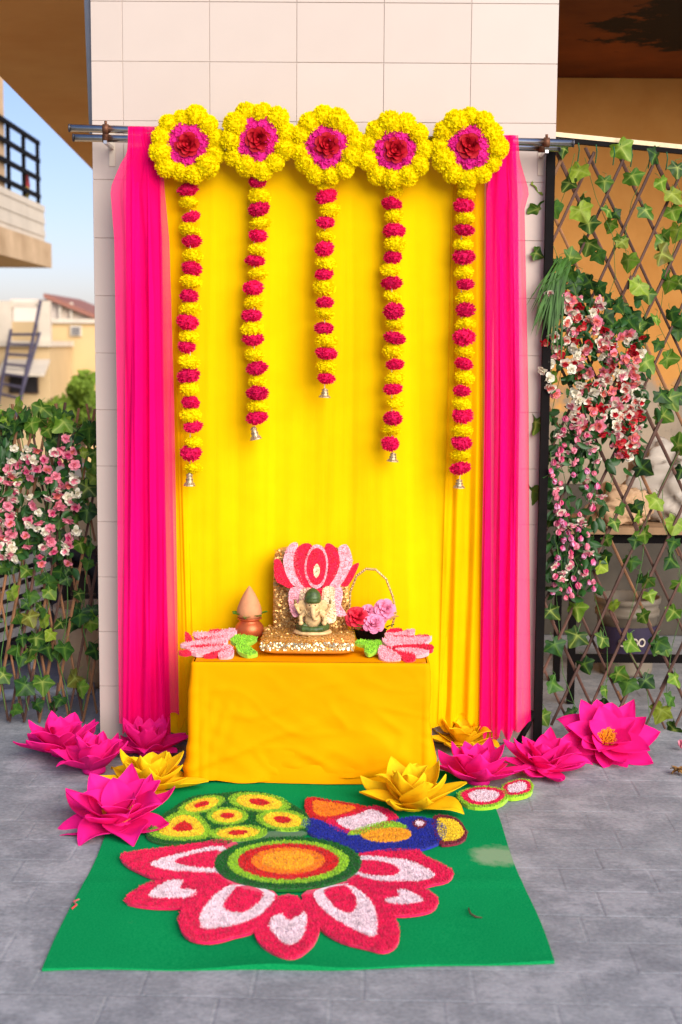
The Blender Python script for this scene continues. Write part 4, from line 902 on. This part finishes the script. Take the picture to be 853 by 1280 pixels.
# ------------------------------------------------------------------ paper lotus flowers
def petal_mesh(wid, cup, curl, name, mat, bend=0, tw=0):
    nu, nv = 8, 11; th = .012
    def f(u, v):
        s = (u-.5)*2; w = wid*.5*(sin(pi*min(.985, .12+.86*v**.82))**.85)*(1-.15*max(0, v-.7)/.3) if v < .995 else .004
        return Vector((s*w, v, cup*(abs(s)**1.25)*w*1.25 + curl*v*v + bend*max(0, v-.72)**2*6 + tw*s*w*v*v + .012*sin(7*v+5*s+tw*30)))
    mb = MB(); mb.grid(nu, nv, f); n = len(mb.v); fs = list(mb.f)
    mb.v += [(x, y, z-th) for x, y, z in mb.v]; mb.f += [tuple(n+i for i in reversed(q_)) for q_ in fs]
    e = [i for i in range(nu+1)]+[(nu+1)*j+nu for j in range(1, nv+1)]+[(nu+1)*nv+i for i in range(nu-1, -1, -1)]+[(nu+1)*j for j in range(nv-1, 0, -1)]
    for i in range(len(e)): a, b = e[i], e[(i+1) % len(e)]; mb.f.append((b, a, n+a, n+b))
    mb.mi = [0]*len(mb.f); me = mb.mesh(name, mat, True); me.set_sharp_from_angle(angle=radians(50)); return me
M_lp = pm('foam_hot_pink', (.98, .014, .29), .7, .05, 6, .05, 90, rnd=.06, trans=.28, spec=.15); M_ly = pm('foam_yellow', (.97, .64, .006), .7, .05, 6, .05, 90, rnd=.05, trans=.28, spec=.15)
PM = {k: [[petal_mesh(a*f, c, d+e, 'petal', mt, b, t) for f, b, t, e in ((1, 0, 0, 0), (.93, .25, .25, .04), (1.05, -.3, -.2, -.03), (.98, .1, -.3, .05))] for a, c, d in ((.66, .28, .10), (.70, .36, .18), (.80, .42, .08))] for k, mt in (('p', M_lp), ('y', M_ly))}
M_st = pm('orange_stamen', (.88, .34, .01), .8, .2, 60)
stm = MB(); rr0 = random.Random(4)
for _ in range(420):
    a = rr0.uniform(0, 6.28); r = sqrt(rr0.random()); p = Vector((r*cos(a), r*sin(a), 0)); d = Vector((p.x*.35+rr0.gauss(0, .15), p.y*.35+rr0.gauss(0, .15), 1)); stm.tube([p*.85, p*.85+d*.55*rr0.uniform(.8, 1.1)], [.05, .035], 3)
stm = stm.mesh('stamens', M_st)
LOT = [((78, 944), .205, 'p', 0, 0, (10, 34, 58), 'pink paper lotus in front of the small trellis', (.2, 0)),
       ((118, 966), .175, 'p', 0, 0, (26, 50, 70), 'cupped pink paper lotus touching the one before the small trellis', (.05, 0)),
       ((186, 944), .185, 'p', 0, 0, (14, 40, 62), 'shaded pink paper lotus under the hem of the pink curtain', (0, 0)),
       ((188, 990), .205, 'y', 0, 0, (8, 30, 52), 'yellow paper lotus among pink ones next to the tablecloth', (.1, .05)),
       ((150, 1032), .235, 'p', 1, .22, (6, 26, 48), 'pink paper lotus with orange centre overlapping the green mat', (.3, -.05)),
       ((580, 936), .16, 'y', 0, 0, (14, 38, 60), 'shaded yellow paper lotus half hidden under the yellow curtain', (.2, 0)),
       ((515, 1012), .215, 'y', 0, .05, (14, 38, 62), 'large yellow paper lotus resting on the green mat', (.25, 0)),
       ((598, 980), .195, 'p', 0, 0, (12, 40, 62), 'pink paper lotus behind the pink tufted petal pieces', (0, 0)),
       ((680, 966), .19, 'p', 0, .1, (6, 30, 54), 'pink paper lotus at the foot of the black post', (.2, .05)),
       ((757, 946), .215, 'p', 1, .62, (2, 16, 34), 'open pink paper lotus with orange centre tilted up below the large trellis', (.12, 0))]
for k, (pp_, R, colr, cen, tiltx, tl, lab, (ya, ro)) in enumerate(LOT):
    rr = random.Random(k+50); p = gz(*pp_); p.z = .012+(R*.40*sin(tiltx) if tiltx > .3 else 0)
    L_ = empty('paper_lotus', p, lab, 'paper flower', 'paper lotus flowers on the floor', (tiltx, ro, 0))
    for ring, (n, kL, rad) in enumerate(((8, 1.0, .02), (7, .86, .016), (5, .68, .008))):
        for i in range(n):
            a = 2*pi*(i+.5*ring)/n+ya+rr.uniform(-.07, .07); tilt = radians(tl[ring]+rr.uniform(-8, 9))
            if ring == 0 and tiltx > .3: tilt = radians(max(tl[0]+rr.uniform(-4, 4), -2))
            L = R*kL*rr.uniform(.93, 1.06)
            M_ = Matrix.Rotation(a, 4, 'Z') @ Matrix.Translation((0, rad, .010*ring)) @ Matrix.Rotation(tilt, 4, 'X') @ Matrix.Rotation(rr.uniform(-.12, .12), 4, 'Y') @ Matrix.Diagonal((L*rr.uniform(.92, 1.08), L, L, 1))
            inst('petal', rr.choice(PM[colr][ring]), L_, M_)
    MB_ = MB().lathe([(.045, -.010), (.05, 0), (.045, .022), (.02, .028)], 14); inst('receptacle', MB_.mesh('receptacle', M_ly if colr == 'y' else M_lp, True), L_)
    if cen: inst('stamens', stm, L_, Matrix.Translation((0, 0, .026)) @ Matrix.Diagonal((R*.24, R*.24, R*.26, 1)))

# ------------------------------------------------------------------ ivy leaf and blossoms
def leaf_mat(name, stops, vein):
    n = NT(name); at_ = n.n('Attribute', attribute_name='vein'); oi = n.n('ObjectInfo')
    base = n.ramp(oi.outputs['Random'], stops)
    base = n.mix(.5, base, n.mix(1, base, n.ramp(n.noise(4, 3), [(.3, (.45,)*3), (.7, (1.3,)*3)]), 'MULTIPLY'))
    pw_ = n.n('Math', operation='POWER'); n.l(at_.outputs['Fac'], pw_.inputs[0]); pw_.inputs[1].default_value = 2.2
    mu = n.n('Math', operation='MULTIPLY'); n.l(pw_.outputs[0], mu.inputs[0]); mu.inputs[1].default_value = .8
    c = n.mix(mu.outputs[0], base, vein)
    return n.done(n.bsdf(c, .48, 0, .22, None, .2))
M_ivy = leaf_mat('ivy_leaf', [(0, lin(30, 60, 14)), (.35, lin(58, 98, 22)), (.7, lin(92, 128, 28)), (.9, lin(128, 150, 40)), (1, lin(92, 90, 26))], lin(164, 178, 84))
M_ivd = leaf_mat('ivy_leaf_deep', [(0, lin(14, 40, 18)), (.5, lin(32, 70, 26)), (1, lin(62, 100, 34))], lin(96, 132, 44))
def ivy_mesh(name, mat, seed, fold=.15, droop=.2):
    rr = random.Random(seed); mb = MB()
    rim = [(0, .24, 0), (.26, .44, 0), (.56, .46, .6), (.58, .20, 0), (.70, .10, .3), (.90, -.20, .8), (.66, -.38, 0), (.50, -.56, .15), (.28, -.82, .4), (0, -1.08, 1)]
    rim = rim+[(-x*.94, y+.03, v) for x, y, v in rim[-2:0:-1]]
    ce = (0, -.02)
    def z(x, y): return fold*abs(x)*1.2 - droop*(y*y*.6+x*x*.5) + .05*sin(x*9+seed)+.04*sin(y*8+seed*2)
    vs = [(ce[0], z(0, 0), ce[1])]; vn = [1.0]
    R_ = [(x*(1+rr.uniform(-.08, .08)), y*(1+rr.uniform(-.06, .06)), v) for x, y, v in rim]
    S2 = smoothpoly([(x, y) for x, y, v in R_], 2); R_ = [(S2[i][0], S2[i][1], R_[i//2][2] if i % 2 == 0 else .3*(R_[i//2][2]+R_[(i//2+1) % len(R_)][2])) for i in range(len(S2))]
    for x, y, v in R_: vs.append((x*.5, z(x*.5, y*.5)*1, ce[1]+(y-ce[1])*.5)); vn.append(v)
    for x, y, v in R_: vs.append((x, z(x, y), y)); vn.append(v*.8)
    n = len(R_); fs = []
    for i in range(n): j = (i+1) % n; fs += [(0, 1+i, 1+j), (1+i, 1+n+i, 1+n+j, 1+j)]
    mb.add(vs, fs); me = mb.mesh(name, mat, True)
    at_ = me.attributes.new('vein', 'FLOAT', 'POINT'); at_.data.foreach_set('value', vn); return me
IV = [ivy_mesh('ivy_leaf', M_ivy, s, random.Random(s).uniform(.05, .35), random.Random(s+9).uniform(.05, .4)) for s in range(5)]
IVD = [ivy_mesh('ivy_leaf', M_ivd, s+20, random.Random(s).uniform(.05, .35), .25) for s in range(3)]
PET = {}
def put_leaf(parent, p, R, rr, dark=False, nm='leaf'):
    up_ = Vector(p)+Vector((0, 0, .15*R)); PET.setdefault(parent, MB()).tube([up_, up_+Vector((rr.uniform(-.015, .015), .02, .025)), up_+Vector((rr.uniform(-.03, .03), .045, .035))], .0013, 4)
    M_ = wmat(parent).inverted() @ Matrix.Translation(p) @ Matrix.Rotation(rr.uniform(-.9, .9), 4, 'Z') @ Matrix.Rotation(rr.uniform(-.55, .35), 4, 'X') @ Matrix.Rotation(rr.gauss(0, .7), 4, 'Y') @ Matrix.Scale(R, 4)
    return inst(nm, rr.choice(IVD if dark else IV), parent, M_)
def blossom_mesh(name, ci, co_, seed, n=5, bud=False):
    rr = random.Random(seed); mb = MB()
    for layer, (k, L, tl) in enumerate(((n+1, 1.0, 20), (n, .78, 48), (4, .55, 68)) if not bud else ((4, 1.0, 74), (4, .9, 62))):
        mb.k = min(layer, 1)
        for i in range(k):
            a = 2*pi*(i+.5*layer)/k+rr.uniform(-.3, .3); M_ = Matrix.Rotation(a, 4, 'Z') @ Matrix.Rotation(-radians(tl+rr.uniform(-24, 24)), 4, 'Y') @ Matrix.Rotation(rr.uniform(-.5, .5), 4, 'X')
            mb.grid(2, 4, lambda u, v: M_ @ Vector((L*v, (u-.5)*L*.95*sin(pi*min(.92, .12+.72*v)), .18*L*abs(u-.5)*2-(.15*L*v*v if not bud else -.25*L*v*v))))
    mb.k = 1; mb.ell((0, 0, .06), (.16, .16, .16), 6, 4)
    return mb.mesh(name, [co_, ci], True)
def bm_(nm, c): return pm('bloom_'+nm, c, .65, .12, 3, rnd=.15, trans=.3)
b_cr, b_rd, b_co, b_pk, b_li, b_ye, b_mg = bm_('cream', lin(250, 240, 218)), bm_('red', lin(214, 28, 48)), bm_('coral', lin(236, 128, 116)), bm_('pink', lin(246, 150, 170)), bm_('lilac', lin(236, 170, 204)), bm_('yellow', lin(240, 196, 84)), bm_('magenta', lin(232, 84, 140))
BL_R = [blossom_mesh('blossom', b_rd, b_cr, 1), blossom_mesh('blossom', b_cr, b_cr, 2), blossom_mesh('blossom', b_rd, b_rd, 3), blossom_mesh('blossom', b_co, b_cr, 4), blossom_mesh('blossom', b_co, b_rd, 5), blossom_mesh('blossom', b_pk, b_co, 6), blossom_mesh('blossom', b_pk, b_cr, 7), blossom_mesh('blossom', b_cr, b_cr, 8), blossom_mesh('blossom', b_co, b_pk, 9), blossom_mesh('blossom', b_cr, b_pk, 10)]
BL_P = [blossom_mesh('blossom', b_mg, b_pk, 7, 5, True), blossom_mesh('blossom', b_pk, b_pk, 8, 5, True), blossom_mesh('blossom', b_mg, b_li, 9, 5, True), blossom_mesh('blossom', b_pk, b_cr, 10)]
BL_L = [blossom_mesh('blossom', b_pk, b_cr, 11), blossom_mesh('blossom', b_mg, b_pk, 12), blossom_mesh('blossom', b_cr, b_cr, 13), blossom_mesh('blossom', b_co, b_pk, 14), blossom_mesh('blossom', b_pk, b_pk, 16)]
def put_bloom(parent, me, p, R, rr, down=.5):
    M_ = wmat(parent).inverted() @ Matrix.Translation(p) @ Matrix.Rotation(rr.uniform(-.8, .8), 4, 'Z') @ Matrix.Rotation(pi/2+down+rr.uniform(-.5, .5), 4, 'X') @ Matrix.Rotation(rr.uniform(0, 6), 4, 'Z') @ Matrix.Scale(R*rr.uniform(.85, 1.15), 4)
    return inst('blossom', me, parent, M_)
M_stem = pm('green_stem', lin(70, 110, 48), .6, .2, 20)
# small oval filler leaves
mb = MB().grid(4, 5, lambda u, v: Vector(((u-.5)*.62*sin(pi*min(.97, .1+v*.88))**.9, .12*abs(u-.5)*2-.2*v*v, -v))); fil = [mb.mesh('filler_leaf', pm('filler_green', lin(44, 88, 34), .45, .3, 3, rnd=.45, trans=.2), True)]
def put_fill(parent, p, R, rr): return inst('leaf', fil[0], parent, wmat(parent).inverted() @ Matrix.Translation(p) @ Matrix.Rotation(rr.uniform(-1.2, 1.2), 4, 'Z') @ Matrix.Rotation(rr.uniform(-.9, .3), 4, 'X') @ Matrix.Rotation(rr.uniform(-1.3, 1.3), 4, 'Y') @ Matrix.Scale(R*rr.uniform(.7, 1.2), 4))

# ------------------------------------------------------------------ large trellis
YTR = .16
M_stk = pm('willow_stick', lin(86, 58, 46), .7, .3, 12, .2, rnd=.3); M_stl = pm('willow_stick_pale', lin(138, 96, 62), .7, .25, 12, .2, rnd=.3)
PF = empty('black_frame', (at(681, 915, .02).x, .02, 0), 'black steel post with pale top bar carrying the large trellis', 'frame')
xp = at(681, 500, -.02).x
MB().box(xp-.018, xp+.018, -.055, -.02, .004, at(681, 186, -.04).z).build('post', M_black, PF)
MB().box(xp-.09, xp+.03, -.11, .06, .001, .004).build('foot_plate', M_black, PF)
MB().tube([(xp-.02, -.04, .16), (xp-.05, -.07, .10), (xp-.10, -.09, .02)], .014, 8).build('foot_strap', M_black, PF, True)
p0 = at(690, 171, .02); p1 = at(853, 187, .36); d = (p1-p0); p1b = p0+d*1.9
def bar(a, b, w, h, name, mat, par):
    d = b-a; M_ = Matrix.Translation((a+b)/2) @ d.to_track_quat('X', 'Z').to_matrix().to_4x4(); return MB().box(-d.length/2, d.length/2, -w, w, -h, h, M_).build(name, mat, par)
bar(p0+Vector((0, 0, .010)), p1b+Vector((0, 0, .010)), .014, .010, 'top_bar', pm('cream_enamel', lin(206, 184, 146), .5), PF); bar(p0-Vector((0, 0, .011)), p1b-Vector((0, 0, .011)), .012, .0095, 'under_bar', M_black, PF)
def trY(px): t = (px-690)/163; return .05+.20*max(-.1, t)
TR = empty('large_trellis', (at(790, 915, .15).x, .15, 0), 'tall expanding willow lattice trellis behind the open paper lotus', 'trellis')
rr = random.Random(21)
for fam in (0, 1):
    sl_ = 2.15 if fam == 0 else -2.15
    for k in range(-9, 20):
        xb = 690+k*39.5
        # line x = xb + (y-180)/sl ; broken into lengths
        ys = [178]; 
        while ys[-1] < 912: ys.append(min(914, ys[-1]+rr.uniform(170, 330)))
        for a, b in zip(ys, ys[1:]):
            a2, b2 = a-6, b+10
            X = lambda y: xb+(y-180)/sl_ + (0 if fam == 0 else 20)
            # clip
            lo_, hi_ = 676, 990
            def cl(y0, y1):
                N = 24; g = [y0+(y1-y0)*i/N for i in range(N+1)]; g = [y for y in g if lo_ <= X(y) <= hi_ and y > 180+max(0, X(y)-690)*.11 and y < 914]
                return (g[0], g[-1]) if len(g) > 3 else None
            c = cl(a2, b2)
            if not c: continue
            off = rr.uniform(-1.5, 1.5); yo = -.012 if fam else .006
            P = [at(X(y)+off+rr.uniform(-.8, .8), y, trY(X(y))+yo+rr.uniform(-.003, .003)) for y in (c[0], (c[0]+c[1])/2, c[1])]
            r_ = rr.uniform(.0065, .009); MB().tube(P, [r_, r_*.92, r_*.8], 6).build('stick', M_stk if rr.random() < .8 else M_stl, TR)
for k in range(9):
    q_ = at(700+k*22, 186+k*2.2, trY(700+k*22)); MB().tube([q_+Vector((0, -.02, .03)), q_+Vector((.004, -.026, 0)), q_+Vector((0, -.014, -.05))], .003, 5).build('tie', pm('green_wire', lin(26, 84, 50), .5), TR)
RL = [(675, 232), (706, 189), (712, 231), (756, 229), (776, 187), (790, 222), (724, 215), (725, 265), (736, 281), (761, 266), (764, 282), (807, 265), (820, 196), (827, 230), (847, 212), (840, 245), (840, 266), (829, 297), (776, 302), (847, 290), (673, 264), (692, 262), (670, 319), (685, 329), (747, 321), (736, 307), (777, 305), (785, 327), (829, 305), (827, 320), (800, 359), (810, 370), (837, 354), (847, 356), (820, 400), (807, 405), (852, 400), (824, 432), (834, 451), (807, 455), (800, 412), (827, 495), (837, 500), (829, 522), (847, 497), (847, 560), (802, 587), (852, 590), (670, 530), (685, 472), (775, 638), (800, 648), (821, 628), (845, 656), (758, 677), (806, 669), (843, 680), (751, 710), (789, 704), (810, 727), (838, 701), (850, 732), (767, 758), (720, 762), (812, 746), (803, 772), (843, 767), (754, 801), (788, 805), (823, 805), (831, 812), (730, 833), (807, 853), (844, 849), (755, 884), (757, 865), (785, 856), (827, 890), (843, 915), (678, 898), (688, 766), (691, 648), (665, 617), (693, 808), (696, 729), (691, 856), (722, 797), (800, 918), (772, 845), (768, 655), (700, 330), (712, 325), (790, 395), (775, 385), (800, 507)]
IVR = empty('ivy_garland', (at(770, 915, .1).x, .1, 0), 'variegated artificial ivy threaded through the large trellis', 'ivy')
rr = random.Random(31)
for (x, y) in RL + [(870+rr.uniform(0, 90), 200+rr.uniform(0, 700)) for _ in range(26)]:
    put_leaf(IVR, at(x, y-3, trY(x)-.035+rr.uniform(-.02, .02)), rr.choice((.042, .05, .056, .062, .068)), rr, rr.random() < (.2 if y < 420 else .4))
xs_ = [706, 752, 800, 842]
for _ in range(22):
    x = rr.uniform(700, 860); put_leaf(IVR, at(x, rr.uniform(210, 890), trY(x)-.02), rr.choice((.034, .042, .05)), rr, True)
for x in xs_:
    P = []
    for k in range(15): y = 190+(x-690)*.11+k*50; P.append(at(x+16*sin(k*1.3+x)+rr.uniform(-8, 8), min(y, 912), trY(x)-.02+.014*sin(k*2.1)))
    MB().tube(P, .0014, 4).build('stem', M_stem, IVR)
# trailing blossoms on it
def strands(parent, data, meshes, R, rr, gap, spread, Yf, fill=1.6, down=.6):
    for (x, ya, yb) in data:
        P = []; y = ya
        while y < yb:
            px = x+rr.gauss(0, spread); Y = Yf(px)+rr.uniform(-.035, .02)
            put_bloom(parent, rr.choice(meshes), at(px, y, Y), R, rr, down); P.append(at(x+rr.gauss(0, 2), y, Yf(x)+.01)); 
            for _ in range(int(fill+rr.random())): put_fill(parent, at(px+rr.gauss(0, spread*1.5), y+rr.gauss(0, 6), Y+.025+rr.uniform(-.01, .02)), .055, rr)
            y += gap*rr.uniform(.7, 1.3)
        if len(P) > 1: MB().tube(P, .002, 4).build('stem', M_stem, parent)
bY = lambda x: trY(x)-.085
BR = empty('red_white_blossoms', at(750, 560, .0), 'bunch of red and cream artificial blossoms hanging on the large trellis', 'flowers')
rr = random.Random(41)
strands(BR, [(690, 366, 385), (690, 420, 500), (706, 368, 470), (712, 372, 400), (722, 374, 560), (716, 376, 410), (728, 430, 560), (738, 465, 555), (748, 375, 440), (742, 380, 420), (752, 400, 545), (760, 418, 475), (770, 420, 560), (776, 470, 570), (784, 416, 575), (792, 418, 575), (801, 420, 460), (797, 480, 560)], BL_R, .027, rr, 9.5, 5, bY, 1.2)
for (x, y) in [(757, 395), (772, 382), (785, 400), (762, 375), (705, 350), (725, 345), (738, 352), (715, 340), (700, 345), (730, 365), (790, 405), (765, 405), (778, 408), (748, 360), (718, 355)]: put_leaf(BR, at(x, y, bY(x)+.01), .05, rr, True)
for _ in range(110): x = rr.uniform(686, 806); put_fill(BR, at(x, rr.uniform(365, 575), bY(x)+.04), .065, rr)
BP = empty('pink_bud_spray', at(715, 735, .0), 'trailing spray of small pink and lilac buds on the large trellis', 'flowers')
strands(BP, [(700, 535, 660), (688, 565, 640), (712, 520, 600), (724, 525, 580), (735, 540, 575), (745, 560, 640), (736, 585, 640), (722, 640, 680), (708, 640, 745), (716, 655, 742), (730, 655, 735), (738, 690, 735), (695, 640, 740), (702, 700, 740)], BL_P, .025, rr, 11.5, 5, bY, 1.5, 1.1)
for _ in range(80): x = rr.uniform(682, 748); put_fill(BP, at(x, rr.uniform(540, 730), bY(x)+.04), .06, rr)
GS = empty('grass_spray', at(700, 325, -.03), 'spray of long thin green blades drooping at the trellis edge', 'plant')
rr = random.Random(51)
for k in range(90):
    x0, y0 = 706+rr.gauss(0, 5), 326+rr.uniform(-6, 16); a = rr.uniform(0, 1)
    x1 = 664+a*34+rr.gauss(0, 4); y1 = 385+rr.uniform(-35, 70)*(.4+.6*a)
    Y = trY(x0)-.10; P = [at(x0, y0, Y), at(lerp(x0, x1, .55)-3, lerp(y0, y1, .38), Y-.05), at(x1, y1, Y-.04+rr.uniform(-.03, .03))]
    Q = [P[0].lerp(P[1], t).lerp(P[1].lerp(P[2], t), t) for t in (0, .25, .5, .75, 1)]
    w = Vector((.0045, 0, .0025)); mb = MB(); mb.add([q_-w*s for q_, s in zip(Q, (.6, 1, 1, .8, .1))]+[q_+w*s for q_, s in zip(Q, (.6, 1, 1, .8, .1))], [(i, i+1, 6+i, 5+i) for i in range(4)])
    mb.build('blade', pm('grass_blade', lin(74, 118, 44), .5, .3, 8, rnd=.45, trans=.2), GS)

# ------------------------------------------------------------------ small trellis
YS = .30
TL = empty('small_trellis', (at(50, 905, YS).x, YS, 0), 'low narrow willow lattice trellis closing the gap beside the pillar', 'trellis')
rr = random.Random(61)
for fam in (0, 1):
    sl_ = 5.6 if fam == 0 else -5.6
    for k in range(-8, 18):
        xb = -40+k*18.6+(0 if fam == 0 else 9)
        ys = [512+rr.uniform(-8, 6)]
        while ys[-1] < 900: ys.append(min(905, ys[-1]+rr.uniform(90, 210)))
        for a, b in zip(ys, ys[1:]):
            X = lambda y: xb+(y-512)/sl_
            g_2 = [y for y in [a-4+(b+6-a+4)*i/20 for i in range(21)] if -75 < X(y) < 121 and y < 907]
            if len(g_2) < 4: continue
            off = rr.uniform(-1.5, 1.5); yo = -.012 if fam else .006
            P = [at(X(y)+off+rr.uniform(-.8, .8), y, YS+yo) for y in (g_2[0], (g_2[0]+g_2[-1])/2, g_2[-1])]
            for p_ in P: p_.z = max(p_.z, .006)
            r_ = rr.uniform(.006, .0085); MB().tube(P, [r_, r_, r_*.85], 6).build('stick', M_stl if rr.random() < .65 else M_stk, TL)
LL = [(9, 520), (22, 509), (31, 520), (53, 513), (70, 518), (9, 538), (6, 545), (39, 532), (87, 535), (112, 538), (23, 579), (5, 587), (100, 624), (109, 640), (116, 584), (119, 568), (36, 682), (100, 682), (34, 716), (38, 747), (76, 717), (84, 726), (21, 771), (36, 774), (55, 778), (76, 781), (100, 771), (98, 745), (22, 813), (38, 815), (60, 812), (81, 812), (119, 816), (32, 859), (53, 855), (100, 862), (5, 846), (76, 877), (15, 743), (3, 709), (19, 890), (75, 531), (95, 545), (60, 540), (50, 527), (80, 530), (118, 600), (110, 612), (45, 800), (64, 795), (28, 800), (112, 780), (94, 850)]
IVL = empty('ivy_garland', (at(50, 905, YS).x, YS-.03, 0), 'green artificial ivy threaded through the low trellis', 'ivy')
for (x, y) in LL + [(-rr.uniform(5, 60), rr.uniform(520, 890)) for _ in range(18)]: put_leaf(IVL, at(x, y-3, YS-.045+rr.uniform(-.02, .02)), rr.choice((.044, .052, .058, .066)), rr, rr.random() < .6)
for _ in range(75):
    x = rr.uniform(-30, 116); y = rr.choice((rr.uniform(518, 570), rr.uniform(520, 720), rr.uniform(700, 885))); put_leaf(IVL, at(x, y, YS-.02+rr.uniform(-.02, .015)), rr.choice((.036, .044, .052)), rr, rr.random() < .8)
for x in (-20, 5, 30, 55, 80, 108):
    P = [at(x+6*sin(k*1.4+x)+rr.uniform(-4, 4), 525+k*33, YS-.03+.012*sin(k*2)) for k in range(12)]; MB().tube(P, .0022, 4).build('stem', M_stem, IVL)
BLo = empty('pink_cream_blossoms', at(45, 690, YS-.1), 'bunch of pink and cream artificial blossoms hanging on the low trellis', 'flowers')
sY = lambda x: YS-.10
strands(BLo, [(3, 590, 705), (12, 575, 700), (22, 560, 625), (18, 640, 700), (34, 560, 605), (40, 620, 640), (33, 655, 690), (48, 562, 590), (44, 640, 665), (60, 565, 690), (70, 565, 590), (68, 595, 625), (56, 660, 705), (84, 548, 580), (92, 552, 640), (84, 620, 640), (90, 650, 690), (98, 600, 612), (82, 680, 705), (-12, 575, 700), (-25, 570, 690)], BL_L, .026, rr, 11, 5, sY, 1.4)
for _ in range(70): x = rr.uniform(-20, 95); put_fill(BLo, at(x, rr.uniform(545, 700), sY(x)+.045), .065, rr)
for (x, y) in [(65, 600), (75, 625), (50, 615), (75, 650), (28, 600), (60, 645), (38, 670), (70, 690), (25, 690), (85, 600)]: put_leaf(BLo, at(x, y, YS-.06), .045, rr, rr.random() < .5)

for par_, mb_ in PET.items(): tag(mb_.build('petioles', M_stem, par_), kind='stuff')
# ------------------------------------------------------------------ small litter
mb = MB().tube([gz(586, 1135, .012), gz(588, 1142, .018), gz(595, 1146, .012), gz(603, 1147, .0105)], [.002, .003, .003, .0015], 5); o = mb.build('dry_twig', M_stk, None, True); tag(o, 'curled dry brown twig lying on the green mat', 'twig')
mb = MB().tube([gz(90, 1136, .010), gz(96, 1131, .014), gz(92, 1127, .010), gz(99, 1124, .010)], .0025, 5); o = mb.build('thread_scrap', YARN['crimson'], None, True); tag(o, 'scrap of crimson yarn at the edge of the green mat', 'yarn')
DS = empty('dried_flower_head', gz(848, 962), 'small dried brown seed head lying on the cement', 'seed head')
c = gz(848, 962, .022)
for k in range(14): a = k*2.4; d = Vector((cos(a), sin(a)*.8, .5*sin(k)))*.02; inst('scale', mar[0] if False else fil[0], DS, wmat(DS).inverted() @ Matrix.Translation(c) @ d.to_track_quat('-Z', 'Y').to_matrix().to_4x4() @ Matrix.Scale(.034, 4)).data
me = fil[0].copy(); me.materials[0] = pm('dry_brown', lin(134, 98, 52), .8, .3, 4)
for ch in DS.children: ch.data = me
o = inst('fallen_blossom', BL_P[1]); o.location = gz(853, 935, .012); o.scale = (.035,)*3; tag(o, 'pale pink blossom fallen on the cement near the large trellis', 'blossom')
